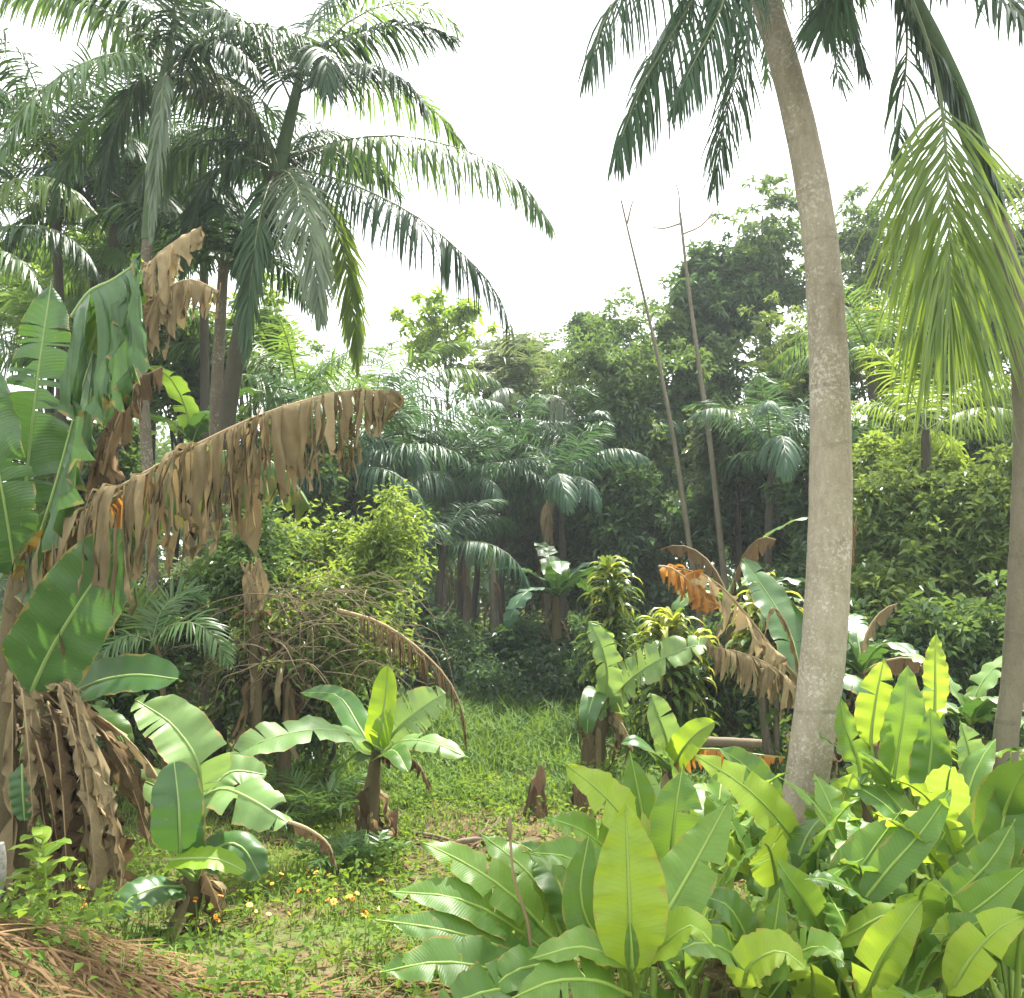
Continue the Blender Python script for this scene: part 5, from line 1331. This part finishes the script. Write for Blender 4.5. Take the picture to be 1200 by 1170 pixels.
heli(830, 4.5, 'broad leaved plant at the back of the clump below the withered banana', n=8, seed=9, h=.45, L=.45, hw=.09)
heli(760, 4.4, 'broad leaved plant behind the large backlit leaf', n=7, seed=10, h=.3, L=.34, hw=.08)
heli(1180, 4.6, 'broad leaved plant at the foot of the slender curving trunk', n=7, seed=11, h=.6, L=.5)
heli(1010, 3.3, 'low broad leaved plant in front of the brown edged leaves', n=7, seed=12, h=.25, L=.42, hw=.085)
heli(1160, 3.3, 'low broad leaved plant at the lower end of the clump', n=7, seed=13, h=.25, L=.4, hw=.085)
heli(840, 3.35, 'low broad leaved plant beside the large backlit leaf', n=6, seed=14, h=.12, L=.34, hw=.085)
heli(905, 4.0, 'upright broad leaved plant between the glowing leaf and the pale trunk', n=7, seed=15, h=.4, L=.45, hw=.09)
heli(690, 3.9, 'short broad leaved plant tucked behind the low spreading leaves', n=6, seed=16, h=.15, L=.36, hw=.08)
heli(1045, 3.55, 'upright broad leaved plant filling the middle of the clump', n=7, seed=17, h=.35, L=.5, hw=.095)
heli(940, 3.45, 'low broad leaved plant in front of the pale trunk', n=7, seed=18, h=.18, L=.42, hw=.085)
heli(790, 3.9, 'short broad leaved plant left of the glowing leaf', n=6, seed=19, h=.25, L=.4, hw=.085)
# dry flower stalk
g = ground(628, 3.4)
t = thing('dry_stalk', 'thin dry flower stalk standing among the low spreading leaves', 'stalk', g)
mb = MB(); mb.tube(np.array([g - np.array([0, 0, .05]), P(620, 1090, 3.4), P(602, 1030, 3.4), P(597, 962, 3.4)]), [.009, .008, .006, .005], seg=6, n=14); mb.build('stem', M['dead_rib'], t, g)
mb = MB(); mb.tube(PP([(598, 985), (597, 970), (598, 955)], 3.4), [.005, .011, .003], seg=6, n=8); mb.build('seed_head', M['dead'], t, g)

# ------------------------------------------------------------------ small leafy plant bottom left
D = 3.75
g = ground(52, D)
t = thing('leafy_herb', 'small bright green herb at the foot of the dry banana skirt', 'herb', g)
mb = MB(); mb.tube(np.array([g - np.array([0, 0, .03]), P(52, 1040, D), P(50, 985, D)]), [.008, .007, .004], seg=6, n=8); mb.build('stem', M['heli_rib'], t, g)
rr = np.random.default_rng(8)
for k in range(16):
    y = 1060 - 75 * (k / 15)
    c = P(51, y, D)
    sp = arc(c, k * 2.4, R(35), .13 + .05 * rr.random(), 1.1, n=8)
    leaf(t, sp, .038, N=(0, 0, 1), mat='t_bright' if k % 2 else 'heli_y', rib='heli_rib', prof=prof_heli, hang=.1, fold=.2, n=13, seg=10, nv=3, ribr=.0025)
# pale post at the left edge
g = ground(-16, 3.7)
t = thing('wooden_post', 'short pale grey post at the foot of the big old banana', 'post', g)
trunk_part(t, np.array([g - np.array([0, 0, .05]), P(-10, 1040, 3.7), P(-9, 990, 3.7)]), [.05, .047, .044], 'post', name='shaft', n=12, seg=12, ringamp=.05, rings=4)

# ------------------------------------------------------------------ dry fronds lying on the bank
for i, (pts, lab) in enumerate((
    ([(-2.35, 3.55), (-1.85, 3.42), (-1.35, 3.38), (-.85, 3.42)], 'dry brown frond lying at the top of the bank of straw'),
    ([(-2.3, 3.15), (-1.8, 3.1), (-1.35, 3.2), (-.9, 3.3)], 'dry brown frond lying across the middle of the bank of straw'),
    ([(-2.5, 3.8), (-2.1, 3.65), (-1.7, 3.62), (-1.3, 3.7)], 'dry brown frond lying against the banana skirt'),
    ([(-1.5, 3.25), (-1.0, 3.35), (-.6, 3.6), (-.25, 3.75)], 'dry brown frond lying with its tip in the flower patch'),
    ([(-.75, 3.35), (-.4, 3.45), (-.1, 3.4), (.2, 3.45)], 'short dry brown frond lying below the spreading leaves'))):
    g = np.array([pts[0][0], pts[0][1], float(terrain(*pts[0]))])
    t = thing('dry_frond', lab, 'dead leaf', g)
    sp = np.array([[x, y, float(terrain(x, y)) + .03 + .015 * (k % 2)] for k, (x, y) in enumerate(pts)])
    frond(t, spline(sp, 20), .28, nl=24, hang=.2, mat='straw', rib='stump', wid=.007, vee=.0, sweep=(40, 15), ribr=.009, gaps=.25)
# sticks on the clearing floor
for i, (a, b, d0, d1, r, lab) in enumerate((((520, 985), (600, 985), 5.9, 5.85, .022, 'pale stick lying beside the reddish brown stump'), ((485, 960), (555, 1000), 6.3, 5.8, .012, 'thin stick lying in the short grass'), ((455, 1062), (492, 1030), 4.6, 4.9, .010, 'thin slanting stick beside the low spreading leaves'), ((560, 1000), (590, 965), 5.8, 6.4, .012, 'crooked twig leaning toward the reddish brown stump'))):
    A0, B0 = ground(a[0], d0), ground(b[0], d1)
    t = thing('stick', lab, 'stick', A0)
    mid = (A0 + B0) / 2 + np.array([0, 0, .02])
    mb = MB(); mb.tube(np.array([A0 + [0, 0, r], mid + [0, 0, r], B0 + [0, 0, r]]), [r, r * .9, r * .6], seg=7, n=10); mb.build('shaft', M['log'], t, A0)
    mb = MB(); mb.tube(np.array([mid + [0, 0, r], mid + [.05, .08, r + .05], mid + [.07, .16, r + .08]]), [r * .5, r * .4, r * .2], seg=5, n=6); mb.build('side_twig', M['log'], t, A0)

# ------------------------------------------------------------------ fresh shoots and orange flowers
def petal_mesh():
    mb = MB()
    for k in range(7):
        a = k * 2 * math.pi / 7
        o = np.array([math.cos(a), math.sin(a), 0]); s = np.array([-math.sin(a), math.cos(a), 0])
        G = np.array([[o * .004 - s * .002, o * .004 + s * .002], [o * .012 - s * .006 + [0, 0, .003], o * .012 + s * .006 + [0, 0, .003]], [o * .019 - s * .003, o * .019 + s * .003]])
        mb.grid(G, np.zeros(G.shape))
    o = mb.build('petals', M['petal']); me = o.data; bpy.data.objects.remove(o)
    mb = MB(); mb.tube(np.array([[0, 0, -.002], [0, 0, .004]]), [.005, .004], seg=7)
    o = mb.build('centre', M['centre']); mc = o.data; bpy.data.objects.remove(o)
    mb = MB(); mb.tube(np.array([[0, 0, -.16], [.01, 0, -.08], [0, 0, 0]]), [.002, .002, .0015], seg=4, n=5)
    o = mb.build('stem', M['grass']); ms = o.data; bpy.data.objects.remove(o)
    return me, mc, ms
pm, pc, ps = petal_mesh()
rr = np.random.default_rng(21)
for i in range(46):
    px = 240 + 230 * rr.random(); py = 1040 + 75 * rr.random()
    if i > 38: px, py = 110 + 100 * rr.random(), 1050 + 60 * rr.random()
    d = CAMZ * FPX / (py - 700)
    g = ground(px, d)
    t = thing('orange_flower', 'small orange flower in the low weeds of the clearing', 'flower', g, 'orange flowers in the weeds')
    hgt = .10 + .07 * rr.random()
    tl = (rr.normal() * .3 + .45, rr.normal() * .3, rr.random() * 6)
    s = .5 + .5 * rr.random()
    for me, nm in ((ps, 'stem'), (pm, 'petals'), (pc, 'centre')):
        o = bpy.data.objects.new(nm, me); COL.objects.link(o); o.parent = t
        o.location = (0, 0, hgt); 
        if nm != 'stem': o.rotation_euler = tl; o.scale = (s, s, s)

# ================================================================== AIR
mb = MB()
x0, x1, y0, y1, z0, z1 = -165.0, 165.0, -35.0, 305.0, -1.2, 14.0
c = np.array([[x, y, z] for x in (x0, x1) for y in (y0, y1) for z in (z0, z1)])
for q in ((0, 1, 3, 2), (4, 6, 7, 5), (0, 4, 5, 1), (2, 3, 7, 6), (0, 2, 6, 4), (1, 5, 7, 3)):
    mb.quads(c[list(q)][None], np.zeros(3))
hz = mb.build('haze', None, smooth=False)
bm_ = __import__('bmesh').new(); bm_.from_mesh(hz.data)
__import__('bmesh').ops.remove_doubles(bm_, verts=bm_.verts, dist=.001)
__import__('bmesh').ops.recalc_face_normals(bm_, faces=bm_.faces)
bm_.to_mesh(hz.data); bm_.free()
hz['kind'] = 'stuff'; tag(hz, 'thin pale haze hanging in the clearing air', 'haze')
m, t_ = new_mat('air_haze')
vp = t_.nodes.new('ShaderNodeVolumePrincipled')
vp.inputs['Color'].default_value = (0.88, 0.95, 1.0, 1)
vp.inputs['Density'].default_value = 0.0016
vp.inputs['Anisotropy'].default_value = 0.3
ou = t_.nodes.new('ShaderNodeOutputMaterial')
t_.links.new(vp.outputs[0], ou.inputs['Volume'])
hz.data.materials.append(m)
